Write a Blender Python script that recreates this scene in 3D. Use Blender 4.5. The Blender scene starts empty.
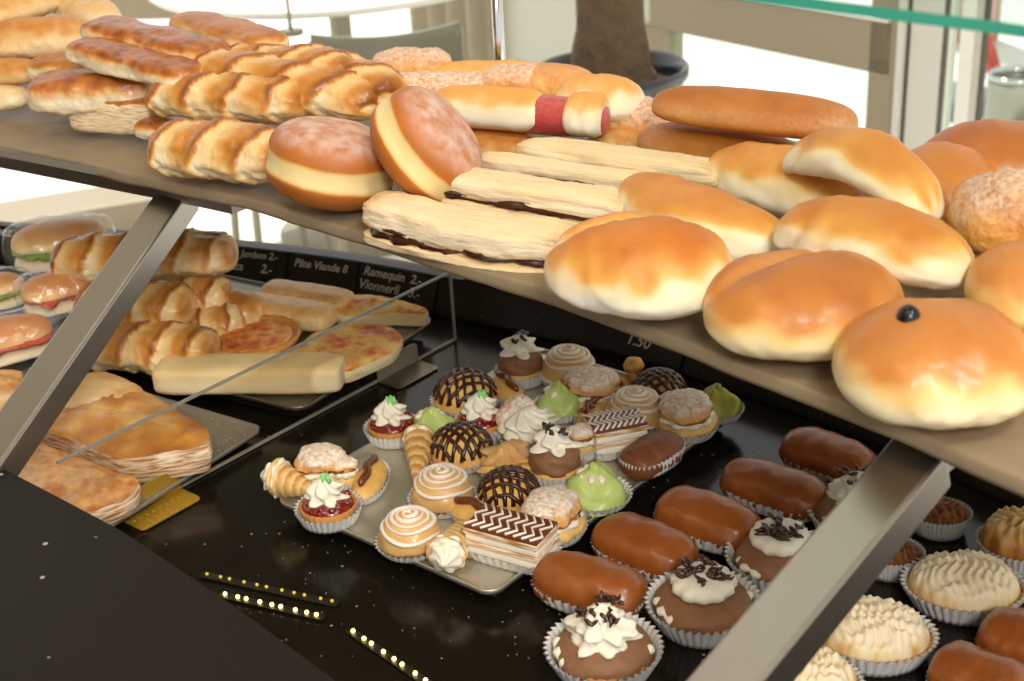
import bpy, bmesh, math, random
from math import sin, cos, pi, radians, sqrt, atan2, exp
from mathutils import Vector, Matrix, noise
random.seed(7)
C = bpy.context.scene.collection
V = Vector

# ------------------------------------------------------------------ camera
FPX, PITCH, ROLL, H0 = 1400.0, radians(25), radians(-3.3), 0.69
F = V((0, cos(PITCH), -sin(PITCH))); R0 = V((1, 0, 0)); U0 = R0.cross(F)
RT = cos(ROLL)*R0 + sin(ROLL)*U0
UP = -sin(ROLL)*R0 + cos(ROLL)*U0
CAM = V((0, 0, H0))
def ray(x, y): return F + RT*((x-512)/FPX) - UP*((y-340.5)/FPX)
def U(x, y, z):
    d = ray(x, y); return CAM + d*((z-H0)/d.z)
def onplane(x, y, P, n):
    d = ray(x, y); return CAM + d*((P-CAM).dot(n)/d.dot(n))
def depth(P): return (P-CAM).dot(F)
def pxm(P): return depth(P)/FPX          # metres per pixel at P
cd = bpy.data.cameras.new('camera'); cam = bpy.data.objects.new('camera', cd); C.objects.link(cam)
m = Matrix((RT, UP, -F)).transposed().to_4x4(); m.translation = CAM
cam.matrix_world = m
cd.lens = FPX/1024*36; cd.sensor_width = 36; cd.clip_start = .02
cd.dof.use_dof = True; cd.dof.focus_distance = 1.22; cd.dof.aperture_fstop = 9
bpy.context.scene.camera = cam
vs = bpy.context.scene.view_settings
vs.view_transform = 'Standard'; vs.look = 'None'; vs.gamma = 1; vs.exposure = 0.0; vs.use_curve_mapping = False

# ------------------------------------------------------------------ materials
def nodes(name):
    mt = bpy.data.materials.new(name); mt.use_nodes = True
    nt = mt.node_tree; b = nt.nodes['Principled BSDF']
    return mt, nt, b
def rgb(h):
    h = h.lstrip('#'); v = [int(h[i:i+2], 16)/255 for i in (0, 2, 4)]
    return tuple((c/12.92 if c <= .04045 else ((c+.055)/1.055)**2.4) for c in v)+(1,)
def setin(b, **k):
    for n, v in k.items():
        b.inputs[n.replace('_', ' ')].default_value = v
def bumpify(nt, b, scale, strength, dist=.001, detail=3):
    tc = nt.nodes.new('ShaderNodeTexCoord'); nz = nt.nodes.new('ShaderNodeTexNoise'); bp = nt.nodes.new('ShaderNodeBump')
    nz.inputs['Scale'].default_value = scale; nz.inputs['Detail'].default_value = detail
    bp.inputs['Strength'].default_value = strength; bp.inputs['Distance'].default_value = dist
    nt.links.new(tc.outputs['Object'], nz.inputs['Vector']); nt.links.new(nz.outputs['Fac'], bp.inputs['Height'])
    nt.links.new(bp.outputs['Normal'], b.inputs['Normal']); return nz
def plain(name, col, rough=.5, metal=0, spec=.5, coat=0, bump=None, var=0, emit=None):
    mt, nt, b = nodes(name); c = rgb(col)
    b.inputs['Base Color'].default_value = c
    setin(b, Roughness=rough, Metallic=metal, Specular_IOR_Level=spec, Coat_Weight=coat, Coat_Roughness=.15)
    nz = None
    if bump: nz = bumpify(nt, b, *bump)
    if var:
        if nz is None: nz = bumpify(nt, b, 60, 0)
        mx = nt.nodes.new('ShaderNodeMix'); mx.data_type = 'RGBA'
        mx.inputs[6].default_value = tuple(x*(1-var) for x in c[:3])+(1,); mx.inputs[7].default_value = tuple(min(1, x*(1+var)) for x in c[:3])+(1,)
        nt.links.new(nz.outputs['Fac'], mx.inputs[0]); nt.links.new(mx.outputs[2], b.inputs['Base Color'])
    if emit:
        b.inputs['Emission Color'].default_value = rgb(emit[0]); b.inputs['Emission Strength'].default_value = emit[1]
    return mt
def bread(name, stops, rough=.45, scale=45, amp=.3, bump=.25, bscale=120, coat=0, sugar=0, sugcol='#f1e2e0', spec=.4, sscale=160):
    """colour follows how much each point of the crust is baked (mesh attribute), plus blotches"""
    mt, nt, b = nodes(name); L = nt.links.new
    at = nt.nodes.new('ShaderNodeAttribute'); at.attribute_name = 'bake'
    nz = bumpify(nt, b, bscale, bump, .0012 if bump < .3 else .0028, 6)
    tc = nt.nodes.new('ShaderNodeTexCoord'); n2 = nt.nodes.new('ShaderNodeTexNoise')
    n2.inputs['Scale'].default_value = scale; n2.inputs['Detail'].default_value = 4
    L(tc.outputs['Object'], n2.inputs['Vector'])
    ma = nt.nodes.new('ShaderNodeMath'); ma.operation = 'MULTIPLY_ADD'; ma.inputs[1].default_value = amp*2; ma.inputs[2].default_value = -amp
    L(n2.outputs['Fac'], ma.inputs[0])
    ad = nt.nodes.new('ShaderNodeMath'); ad.operation = 'ADD'; ad.use_clamp = True
    L(at.outputs['Fac'], ad.inputs[0]); L(ma.outputs[0], ad.inputs[1])
    cr = nt.nodes.new('ShaderNodeValToRGB'); e = cr.color_ramp.elements
    while len(e) < len(stops): e.new(.5)
    for i, (p, c) in enumerate(stops): e[i].position = p; e[i].color = rgb(c)
    L(ad.outputs[0], cr.inputs['Fac']); out = cr.outputs['Color']
    if sugar:
        a2 = nt.nodes.new('ShaderNodeAttribute'); a2.attribute_name = 'sugar'
        n3 = nt.nodes.new('ShaderNodeTexNoise'); n3.inputs['Scale'].default_value = sscale; n3.inputs['Detail'].default_value = 3
        L(tc.outputs['Object'], n3.inputs['Vector'])
        mm = nt.nodes.new('ShaderNodeMath'); mm.operation = 'MULTIPLY_ADD'; mm.inputs[1].default_value = 1.5; 
        L(n3.outputs['Fac'], mm.inputs[0]); mm.inputs[2].default_value = -.35
        mp = nt.nodes.new('ShaderNodeMath'); mp.operation = 'MULTIPLY'; mp.use_clamp = True
        L(mm.outputs[0], mp.inputs[0]); L(a2.outputs['Fac'], mp.inputs[1])
        m3 = nt.nodes.new('ShaderNodeMath'); m3.operation = 'MULTIPLY'; m3.use_clamp = True; m3.inputs[1].default_value = sugar
        L(mp.outputs[0], m3.inputs[0])
        mx = nt.nodes.new('ShaderNodeMix'); mx.data_type = 'RGBA'; mx.inputs[7].default_value = rgb(sugcol)
        L(m3.outputs[0], mx.inputs[0]); L(out, mx.inputs[6]); out = mx.outputs[2]
    L(out, b.inputs['Base Color'])
    setin(b, Roughness=rough, Coat_Weight=coat, Coat_Roughness=.2, Specular_IOR_Level=spec)
    return mt
def clear(name, tint='#ffffff', gloss=.12, rough=.03, opac=0.0, col='#ffffff', bump=None):
    mt, nt, b = nodes(name); L = nt.links.new
    b.inputs['Base Color'].default_value = rgb(col); setin(b, Roughness=rough, Specular_IOR_Level=.5)
    tr = nt.nodes.new('ShaderNodeBsdfTransparent'); tr.inputs[0].default_value = rgb(tint)
    gl = nt.nodes.new('ShaderNodeBsdfGlossy'); gl.inputs['Roughness'].default_value = rough
    fr = nt.nodes.new('ShaderNodeFresnel'); fr.inputs['IOR'].default_value = 1.45
    if bump:
        tc = nt.nodes.new('ShaderNodeTexCoord'); nz = nt.nodes.new('ShaderNodeTexNoise'); bp = nt.nodes.new('ShaderNodeBump')
        nz.inputs['Scale'].default_value = bump[0]; bp.inputs['Strength'].default_value = bump[1]; bp.inputs['Distance'].default_value = .004
        L(tc.outputs['Object'], nz.inputs['Vector']); L(nz.outputs['Fac'], bp.inputs['Height'])
        L(bp.outputs['Normal'], gl.inputs['Normal']); L(bp.outputs['Normal'], fr.inputs['Normal'])
    mu = nt.nodes.new('ShaderNodeMath'); mu.operation = 'MULTIPLY_ADD'; mu.use_clamp = True; mu.inputs[1].default_value = 1.0; mu.inputs[2].default_value = gloss-.04
    ge = nt.nodes.new('ShaderNodeNewGeometry'); inv = nt.nodes.new('ShaderNodeMath'); inv.operation = 'SUBTRACT'; inv.inputs[0].default_value = 1
    L(ge.outputs['Backfacing'], inv.inputs[1]); L(fr.outputs[0], mu.inputs[0])
    mb_ = nt.nodes.new('ShaderNodeMath'); mb_.operation = 'MULTIPLY'; L(mu.outputs[0], mb_.inputs[0]); L(inv.outputs[0], mb_.inputs[1]); mu = mb_
    m1 = nt.nodes.new('ShaderNodeMixShader'); L(mu.outputs[0], m1.inputs[0]); L(tr.outputs[0], m1.inputs[1]); L(gl.outputs[0], m1.inputs[2])
    m2 = nt.nodes.new('ShaderNodeMixShader'); m2.inputs[0].default_value = opac; L(m1.outputs[0], m2.inputs[1]); L(b.outputs[0], m2.inputs[2])
    L(m2.outputs[0], nt.nodes['Material Output'].inputs[0]); return mt
def speckled(name, base, speck, scale, thr, rough=.12, spec=.4, bump=0):
    mt, nt, b = nodes(name); L = nt.links.new
    tc = nt.nodes.new('ShaderNodeTexCoord'); vo = nt.nodes.new('ShaderNodeTexVoronoi'); vo.inputs['Scale'].default_value = scale
    L(tc.outputs['Object'], vo.inputs['Vector'])
    lt = nt.nodes.new('ShaderNodeMath'); lt.operation = 'LESS_THAN'; lt.inputs[1].default_value = thr; L(vo.outputs['Distance'], lt.inputs[0])
    nz = nt.nodes.new('ShaderNodeTexNoise'); nz.inputs['Scale'].default_value = scale*.23; L(tc.outputs['Object'], nz.inputs['Vector'])
    g = nt.nodes.new('ShaderNodeMath'); g.operation = 'GREATER_THAN'; g.inputs[1].default_value = .56; L(nz.outputs['Fac'], g.inputs[0])
    mu = nt.nodes.new('ShaderNodeMath'); mu.operation = 'MULTIPLY'; L(lt.outputs[0], mu.inputs[0]); L(g.outputs[0], mu.inputs[1])
    mx = nt.nodes.new('ShaderNodeMix'); mx.data_type = 'RGBA'; mx.inputs[6].default_value = rgb(base); mx.inputs[7].default_value = rgb(speck)
    L(mu.outputs[0], mx.inputs[0]); L(mx.outputs[2], b.inputs['Base Color']); setin(b, Roughness=rough, Specular_IOR_Level=spec)
    return mt
def layered(name, light, dark, scale=420, rough=.6):
    """flaky cut sides of puff pastry: thin horizontal leaves"""
    mt, nt, b = nodes(name); L = nt.links.new
    tc = nt.nodes.new('ShaderNodeTexCoord'); mp = nt.nodes.new('ShaderNodeMapping'); mp.inputs['Scale'].default_value = (.12, .12, 1)
    L(tc.outputs['Object'], mp.inputs['Vector'])
    nz = nt.nodes.new('ShaderNodeTexNoise'); nz.inputs['Scale'].default_value = scale; nz.inputs['Detail'].default_value = 2; L(mp.outputs[0], nz.inputs['Vector'])
    cr = nt.nodes.new('ShaderNodeValToRGB'); e = cr.color_ramp.elements; e[0].position = .36; e[0].color = rgb(dark); e[1].position = .6; e[1].color = rgb(light)
    L(nz.outputs['Fac'], cr.inputs[0]); L(cr.outputs[0], b.inputs['Base Color'])
    bp = nt.nodes.new('ShaderNodeBump'); bp.inputs['Strength'].default_value = .5; bp.inputs['Distance'].default_value = .002
    L(nz.outputs['Fac'], bp.inputs['Height']); L(bp.outputs[0], b.inputs['Normal']); setin(b, Roughness=rough); return mt

M = {}
M['pale_roll'] = bread('pale_roll_crust', [(0, '#f8eedb'), (.33, '#f2dcb0'), (.6, '#e2a350'), (1, '#bd6a22')], amp=.22, scale=22, bump=.10, bscale=70, rough=.5, coat=.06)
M['brown_roll'] = bread('brown_roll_crust', [(0, '#f6e6bc'), (.25, '#ebc27c'), (.52, '#cf8640'), (1, '#a15820')], amp=.2, scale=24, bump=.10, bscale=70, rough=.42, coat=.14)
M['long_brown'] = bread('milk_bread_crust', [(0, '#d9984c'), (.5, '#bd7430'), (1, '#8f4c1a')], amp=.3, scale=30, bump=.12, bscale=150, rough=.5, coat=.06, sugar=.7, sscale=260, sugcol='#d8b8a0')
M['doughnut'] = bread('doughnut_crust', [(0, '#f2dca0'), (.3, '#e8bd73'), (.55, '#c4752f'), (1, '#9a5420')], amp=.14, scale=40, bump=.15, bscale=200, rough=.55, sugar=.95, sscale=80, sugcol='#f1e4e2')
M['puff'] = bread('puff_pastry', [(0, '#f0dcb4'), (.35, '#e5bd80'), (.65, '#cc8840'), (1, '#93511d')], amp=.26, scale=50, bump=.5, bscale=130, rough=.42, coat=.18)
M['croissant'] = bread('croissant_pastry', [(0, '#f2e0bb'), (.3, '#e8c283'), (.6, '#cc8a3c'), (1, '#8a4c1e')], amp=.2, scale=55, bump=.45, bscale=140, rough=.38, coat=.25)
M['cheese'] = bread('baked_cheese', [(0, '#f0dfbd'), (.38, '#e3b070'), (.66, '#c0722f'), (1, '#84421a')], amp=.42, scale=70, bump=.9, bscale=110, rough=.32, coat=.4)
M['stick'] = bread('pale_puff_stick', [(0, '#f8e9d2'), (.5, '#eed2a6'), (1, '#cb9254')], amp=.35, scale=110, bump=.9, bscale=230, rough=.55)
for n_ in [n for n in M['stick'].node_tree.nodes if n.type == 'TEX_NOISE']:
    nt_ = M['stick'].node_tree; mp_ = nt_.nodes.new('ShaderNodeMapping'); mp_.inputs['Scale'].default_value = (.10, 1, 1)
    fs_ = n_.inputs['Vector'].links[0].from_socket; nt_.links.new(fs_, mp_.inputs['Vector']); nt_.links.new(mp_.outputs[0], n_.inputs['Vector'])
M['sugarcrust'] = bread('sugared_crust', [(0, '#e8b468'), (.5, '#d48c3c'), (1, '#ad6222')], amp=.35, scale=70, bump=.9, bscale=170, rough=.4, coat=.15, sugar=1, sugcol='#f8ebdf', sscale=260)
M['pizza'] = bread('pizza_topping', [(0, '#f3d384'), (.42, '#eaad4e'), (.6, '#dc7a30'), (.8, '#c04a1c'), (1, '#96340f')], amp=.55, scale=75, bump=.8, bscale=120, rough=.5, coat=.1)
M['dough'] = bread('pale_dough', [(0, '#f3e3bd'), (.5, '#e9cf98'), (1, '#cf9a55')], amp=.15, scale=40, bump=.15, rough=.6)
M['leaves'] = layered('flaky_layers', '#f0dcc0', '#b87a40')
M['leaves_pale'] = layered('pale_flaky_layers', '#f4e6c8', '#d9b078', 520)
M['choux'] = bread('choux_pastry', [(0, '#f4d795'), (.5, '#e6b160'), (1, '#c07a34')], amp=.25, scale=90, bump=.4, bscale=220, rough=.5)
M['puffcake'] = bread('dusted_choux', [(0, '#f2cf90'), (.5, '#e2a45a'), (1, '#b46a2c')], amp=.3, scale=120, bump=.8, bscale=260, rough=.6, sugar=1.6, sugcol='#fbf5f0', sscale=330)
M['eclair_choc'] = plain('milk_chocolate_icing', '#96501f', .38, spec=.5, coat=.2, bump=(60, .05, .001), var=.16)
M['eclair_dark'] = plain('chocolate_icing_matt', '#7a4427', .45, spec=.4, bump=(60, .05, .001), var=.14)
M['choc'] = plain('dark_chocolate', '#3b1a0b', .3, coat=.3)
M['choc_brown'] = plain('chocolate_line', '#6b3315', .3, coat=.3)
M['mousse'] = plain('chocolate_mousse', '#8a6040', .6, bump=(150, .5, .002), var=.2)
M['cream'] = plain('whipped_cream', '#f6efdd', .5, bump=(200, .2, .001))
M['creamyellow'] = plain('vanilla_cream', '#efdca0', .5, bump=(150, .3, .001))
M['icing'] = plain('white_icing', '#f8e9dc', .35)
M['fondantyellow'] = plain('caramel_glaze', '#dfb274', .32, coat=.3, var=.15)
M['green'] = plain('green_marzipan', '#bdd074', .42, coat=.1, bump=(80, .15, .002), var=.1)
M['olivegreen'] = plain('olive_green_marzipan', '#a0a03c', .42, coat=.1, bump=(80, .15, .002), var=.12)
M['greenbit'] = plain('green_sugar', '#8fe08a', .5)
M['jam'] = plain('red_jam', '#7a0f0c', .12, spec=.6, coat=.8, bump=(220, .8, .003), var=.35)
M['shell'] = bread('tart_shell', [(0, '#eecb88'), (.5, '#dc9f55'), (1, '#b56a2c')], amp=.25, scale=80, bump=.3, bscale=200, rough=.55)
M['coconut'] = bread('toasted_coconut', [(0, '#b87c40'), (.5, '#8a5024'), (1, '#5a2e12')], amp=.5, scale=160, bump=1.0, bscale=300, rough=.6)
M['meringue'] = bread('toasted_meringue', [(0, '#f8ead0'), (.45, '#efd5a2'), (.75, '#d19848'), (1, '#a2601f')], amp=.2, scale=60, bump=.3, bscale=160, rough=.45, coat=.1)
M['paper'] = plain('white_paper_cup', '#dcdad8', .6, bump=(60, .1))
M['sausage'] = plain('red_sausage', '#bd4a48', .3, coat=.4, bump=(200, .6, .002), var=.4)
M['olive'] = plain('black_olive', '#17131a', .25)
M['lettuce'] = plain('lettuce', '#86a040', .5, bump=(120, .5, .003), var=.3)
M['ham'] = plain('red_filling', '#c5492e', .35, bump=(120, .5, .003), var=.3)
M['steel'] = plain('brushed_steel', '#a09a94', .34, metal=1, bump=(40, .03))
M['chrome'] = plain('polished_chrome', '#d6d6d6', .08, metal=1)
M['tray'] = plain('steel_tray', '#cfc8b8', .38, metal=.75, bump=(30, .05))
M['traydark'] = plain('dark_steel_tray', '#8b857b', .36, metal=.8, bump=(30, .05))
M['bracket'] = plain('smoked_metal_bracket', '#8a8272', .3, metal=1)
M['goldreflect'] = plain('gold_reflection_bracket', '#c9a23c', .42, metal=.6)  # warm reflection put into the bracket's base colour
M['granite'] = speckled('black_granite_worktop', '#1c1712', '#a8a094', 50, .10, rough=.5, spec=.12)
M['deck'] = speckled('polished_black_deck', '#1a160f', '#9a947e', 70, .085, rough=.16, spec=.3)
M['black'] = plain('black_plaque', '#16130f', .35, spec=.35)
M['slate'] = speckled('chalk_dusted_black_ledge', '#14110c', '#5f5a48', 130, .12, rough=.3, spec=.3)
M['beigeedge'] = plain('beige_ledge_trim', '#8e7a5c', .45)
M['chalk'] = plain('chalk_marker', '#cfc9bd', .7)
M['glass'] = clear('clear_glass', '#f2faf6', .05, .02)
M['pane'] = clear('clear_acrylic', '#fbf9f6', .04, .03)
M['edge'] = plain('acrylic_edge', '#8f8a80', .25, spec=.6)
M['edge_green'] = plain('green_glass_edge', '#3f9f8a', .2, spec=.6)
M['plastic'] = clear('crinkled_plastic_bag', '#ffffff', .04, .2, .05, '#ffffff', (45, 1.0))
M['shelfpaper'] = plain('brown_baking_paper', '#8d7c64', .45, spec=.4, bump=(22, .5, .006), var=.12)
M['led'] = plain('warm_led', '#ffe890', .3, emit=('#ffdc70', 6))
M['glowfaint'] = plain('dim_glow_dots', '#a8904a', .3, emit=('#e0b83a', .7))
M['ledtape'] = plain('led_tape', '#18140a', .4)
M['floor'] = plain('pale_stone_floor', '#e9e6e0', .6, bump=(3, .1))
M['frame'] = plain('beige_window_frame', '#9d917a', .5, var=.06, bump=(4, .02))
M['framelight'] = plain('grey_aluminium_mullion', '#d6d5cc', .4)
M['frameshade'] = plain('dark_frame_gap', '#504a40', .5)
M['whitesill'] = plain('white_sill', '#efeee8', .4)
M['panel'] = plain('pale_wall_panel', '#d6d8cb', .6)
M['curtain'] = plain('beige_curtain', '#b3aa92', .8, bump=(10, .3, .01), var=.12)
M['table'] = plain('white_table_top', '#f3f2ee', .35)
M['chairgrey'] = plain('grey_chair_plastic', '#7c7d6e', .5)
M['chairleg'] = plain('grey_chair_leg', '#a09a86', .4)
M['pot'] = plain('dark_glazed_pot', '#20222c', .14, spec=.6, coat=.5)
M['soil'] = plain('potting_soil', '#2a2018', .9, bump=(90, 1, .01))
M['bark'] = plain('palm_bark', '#5c4a36', .85, bump=(35, 1, .02), var=.35)
M['redpost'] = plain('red_painted_post', '#c04a3a', .5)
M['orangewall'] = plain('terracotta_render', '#c98468', .8)
M['bluegrey'] = plain('blue_grey_stone', '#70808c', .8)
M['shadewall'] = plain('brown_shade_wall', '#7a6650', .8)
M['ceil'] = plain('cream_ceiling', '#cfc4ae', .8)

# ------------------------------------------------------------------ mesh builder
def n3(p, s=1, seed=0): return noise.noise(V((p[0]*s+seed*7.3, p[1]*s-seed*3.1, p[2]*s+seed*1.7)))
def sm(a, b, x):
    t = max(0, min(1, (x-a)/(b-a))); return t*t*(3-2*t)
class MB:
    def __init__(s):
        s.bm = bmesh.new(); s.bk = s.bm.verts.layers.float.new('bake'); s.su = s.bm.verts.layers.float.new('sugar')
    def vert(s, p, bake=.5, sugar=0):
        v = s.bm.verts.new(p); v[s.bk] = bake; v[s.su] = sugar; return v
    def face(s, vs, mi=0, smooth=True):
        try: f = s.bm.faces.new(vs); f.material_index = mi; f.smooth = smooth; return f
        except ValueError: return None
    def surf(s, f, nu, nv, wrap=True, mi=0, flip=False):
        """f(u,v) -> (point, bake, sugar); v runs round"""
        g = []
        for i in range(nu+1):
            row = []
            for j in range(nv if wrap else nv+1):
                r = f(i/nu, j/nv); row.append(s.vert(*r))
            g.append(row)
        k = len(g[0])
        for i in range(nu):
            for j in range(k if wrap else k-1):
                q = [g[i][j], g[i][(j+1) % k], g[i+1][(j+1) % k], g[i+1][j]]
                if flip: q.reverse()
                s.face(q, mi)
        return s
    def box(s, c, d, mi=0, M3=None, bev=0):
        vs_ = []
        for sx in (-1, 1):
            for sy in (-1, 1):
                for sz in (-1, 1):
                    p = V((sx*d[0]/2, sy*d[1]/2, sz*d[2]/2))
                    if M3: p = M3 @ p
                    vs_.append(s.vert(V(c)+p))
        fs = []
        for idx in ((0, 1, 3, 2), (4, 6, 7, 5), (0, 4, 5, 1), (2, 3, 7, 6), (0, 2, 6, 4), (1, 5, 7, 3)):
            fs.append(s.face([vs_[i] for i in idx], mi, False))
        if bev:
            es = list({e for f in fs for e in f.edges})
            bmesh.ops.bevel(s.bm, geom=es, offset=bev, segments=3, profile=.5, affect='EDGES')
        return s
    def tube(s, pts, r, n=8, mi=0, closed=False):
        pts = [V(p) for p in pts]; N = len(pts); rings = []
        up = V((.13, .2, 1)).normalized()
        for i, p in enumerate(pts):
            a = pts[(i-1) % N] if closed or i > 0 else p; b = pts[(i+1) % N] if closed or i < N-1 else p
            t = (b-a).normalized() if (b-a).length > 1e-9 else V((1, 0, 0))
            x = t.cross(up)
            if x.length < 1e-3: x = t.cross(V((1, 0, 0)))
            x.normalize(); y = x.cross(t)
            rr = r[i] if isinstance(r, (list, tuple)) else r
            rings.append([s.vert(p+(x*cos(2*pi*k/n)+y*sin(2*pi*k/n))*rr) for k in range(n)])
        for i in range(N if closed else N-1):
            a, b = rings[i], rings[(i+1) % N]
            for k in range(n): s.face([a[k], a[(k+1) % n], b[(k+1) % n], b[k]], mi)
        if not closed:
            s.face(rings[0][::-1], mi); s.face(rings[-1], mi)
        return s
    def prism(s, pts, z0, z1, mi=0, mside=None, smooth=False, bev=0):
        """outline pts (x,y) extruded z0..z1"""
        a = [s.vert((p[0], p[1], z0)) for p in pts]; b = [s.vert((p[0], p[1], z1)) for p in pts]
        n = len(pts); ms = mi if mside is None else mside
        s.face(a[::-1], mi, False); top = s.face(b, mi, False)
        for i in range(n): s.face([a[i], a[(i+1) % n], b[(i+1) % n], b[i]], ms, smooth)
        if bev: bmesh.ops.bevel(s.bm, geom=list(top.edges), offset=bev, segments=2, affect='EDGES')
        return s
    def build(s, name, mats, parent=None, merge=True):
        if merge: bmesh.ops.remove_doubles(s.bm, verts=s.bm.verts, dist=2e-6)
        bmesh.ops.recalc_face_normals(s.bm, faces=s.bm.faces)
        me = bpy.data.meshes.new(name); s.bm.to_mesh(me); s.bm.free()
        if not isinstance(mats, (list, tuple)): mats = [mats]
        for m_ in mats: me.materials.append(M[m_] if isinstance(m_, str) else m_)
        o = bpy.data.objects.new(name, me); C.objects.link(o)
        if parent: o.parent = parent
        return o
def empty(name, mat=None):
    o = bpy.data.objects.new(name, None); o.empty_display_size = .02; C.objects.link(o)
    if mat is not None: o.matrix_world = mat
    return o
def tag(o, label, cat, group=None, kind=None):
    o['label'] = label; o['category'] = cat
    if group: o['group'] = group
    if kind: o['kind'] = kind
    return o
def struct(o): o['kind'] = 'structure'; return o
def frame(pos, xdir, up=V((0, 0, 1))):
    x = V(xdir).normalized(); z = (up-x*up.dot(x)).normalized(); y = z.cross(x)
    m_ = Matrix((x, y, z)).transposed().to_4x4(); m_.translation = pos; return m_

# ------------------------------------------------------------------ pastry shapes (local: x along, base at z=0)
def loaf_f(L, W, H, p=2.4, bend=0, arch=0, flat=.35, lump=.05, seed=1, ridges=0, rdep=.12, skew=.6, crease=0, taper=0, sq=1.0,
           bake0=.25, bake1=.8, sugar=None, endbake=0, pinch=0, rband=.55):
    """bread shape; bake rises from pale flanks to brown top"""
    def f(u, v):
        x = -cos(pi*u); a = 2*pi*v                    # -1..1
        r = max(0, 1-abs(x)**p)**(1/p)
        r *= 1-taper*x
        ca, sa = cos(a), sin(a)
        if sq != 1: ca = math.copysign(abs(ca)**sq, ca); sa = math.copysign(abs(sa)**sq, sa)
        ph = 0; k = 1.0
        if ridges:
            t = (x*.5+.5)*ridges+.12*n3((x*2, ca, sa), 1.5, seed+8) + skew*(v if v < .5 else 1-v)*2
            ph = t-math.floor(t)
            k = 1-rdep*(ph**1.5)*(1-sm(.9, 1, ph))+(-abs(rdep)*.5 if 1 else 0)
        if crease:
            d = (-x*.6*L/2+ca*.8*W/2-.26*L/2)/(W*.075); d2 = (-x*.6*L/2+ca*.8*W/2-.11*L/2)/(W*.3); k -= crease*exp(-d*d)*max(0, sa+.1)**.5; k += crease*.35*exp(-(d2+.8)**2)*max(0, sa)
        if pinch: dx = -.62+.18*sa; k -= pinch*exp(-((x-dx)/.07)**2)*sm(.9, -.1, sa)
        k += lump*n3((x*2.2, ca*1.4, sa*1.4), 1.1, seed)+lump*.5*n3((x*5, ca*3, sa*3), 1.3, seed+3)+(lump*.25*n3((x*14, ca*5, sa*5), 1.5, seed+4) if lump > .055 else 0)
        y = ca*W/2*r*k; z = sa*H/2*r*k
        if sa < 0: z *= (1-flat)
        zz = z+H/2*(1-flat)
        zz += arch*(1-x*x); y += bend*(1-x*x)
        h = sa*r
        bk = bake0+(bake1-bake0)*sm(-.15, .85, h+.25*n3((x*2, ca, sa), 1.6, seed+5))
        if h < -.5: bk = max(bk, bake0+.25)
        if ridges:
            g_ = .02+.40*sm(.1, .62, ph)+.30*sm(.68, .9, ph)-.7*sm(.93, 1.0, ph); bk = bk*.5+g_*(.35+.65*sm(-.5, .35, sa))
        if crease: bk -= crease*2.2*exp(-(d*.8-.3)**2)*max(0, sa)
        if pinch: bk += pinch*1.6*exp(-((x-dx-.02)/.035)**2)*sm(.6, -.2, sa)
        bk += endbake*sm(.75, 1, abs(x))
        sg = sugar(x, ca, sa) if sugar else 0
        return (x*L/2, y, zz), bk, sg
    return f
def loaf(name, L, W, H, mat, nu=40, nv=36, parent=None, **k):
    return MB().surf(loaf_f(L, W, H, **k), nu, nv).build(name, mat, parent)
def revolve(mb, prof, n=40, cx=0, cy=0, flute=0, nf=0, twist=0, bake=lambda t, a: .5, sx=1, sy=1, mi=0, lump=0, seed=1, sugar=None):
    P = prof; K = len(P)-1
    def f(u, v):
        i = min(K-1, int(u*K)); t = u*K-i; r = P[i][0]*(1-t)+P[i+1][0]*t; z = P[i][1]*(1-t)+P[i+1][1]*t
        a = 2*pi*v; k = 1+flute*cos(nf*(a+twist*u)) if flute else 1
        if lump: k += lump*n3((cos(a), sin(a), z*60), 1.6, seed)+lump*.35*n3((cos(a)*3, sin(a)*3, z*200), 1.4, seed+2)
        return (cx+r*k*cos(a)*sx, cy+r*k*sin(a)*sy, z), bake(u, a), (sugar(u, a) if sugar else 0)
    mb.surf(f, K, n); return mb
def dome_profile(R, H, p=2.2, n=18):
    return [(R*max(0, 1-(abs(cos(t)))**p)**(1/p) if 0 else R*sin(t)**(2/p), H*abs(cos(t))**(2/p)) for t in [pi/2*i/n for i in range(n+1)]][::-1]
def cup(parent, R, h=.012, sx=1, sy=1, flare=.16, n=34, z0=.0004, name='paper_cup', pw=2):
    mb = MB(); N = n*4
    def f(u, v):
        a = 2*pi*v; k = 1+(.035*cos(n*a))*(.4+u) if True else 1
        r = R*(1-flare*(1-u))*k
        if pw != 2: r /= (abs(cos(a))**pw+abs(sin(a))**pw)**(1/pw)
        return (r*cos(a)*sx, r*sin(a)*sy, z0+h*u), .5, 0
    mb.surf(f, 4, N)
    mb.surf(lambda u, v: (V(f(0, v)[0])*u+V((0, 0, z0*(1-u))), .5, 0), 2, N)
    def g(u, v):
        q = V(f(1-u, v)[0]); k = 1-.00035/R; return (V((q.x*k, q.y*k, q.z+.0001)), .5, 0)
    mb.surf(g, 3, N)
    return mb.build(name, 'paper', parent)
def rosette(name, R, H, mat, parent, pos, n=7, twist=1.6, flute=.2, lump=.08, seed=1, tiers=2):
    prof = []
    K = 22
    for i in range(K+1):
        t = i/K
        r = R*(1-t**1.6)**.8*(1+.16*cos(t*tiers*2*pi))*(1 if t > .06 else .85+2.5*t)
        prof.append((max(r, 0), H*t))
    prof[-1] = (0, H); prof = [(0, 0)]+prof
    mb = MB(); revolve(mb, prof, 56, flute=flute, nf=n, twist=twist, lump=lump, seed=seed)
    o = mb.build(name, mat, parent); o.location = pos; return o
def on_dome(R, H, p, rho, a):
    """point on dome at radius fraction rho"""
    rho = min(rho, .999); t = math.asin(rho**(p/2)); return V((R*rho*cos(a), R*rho*sin(a), H*cos(t)**(2/p)))

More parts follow.
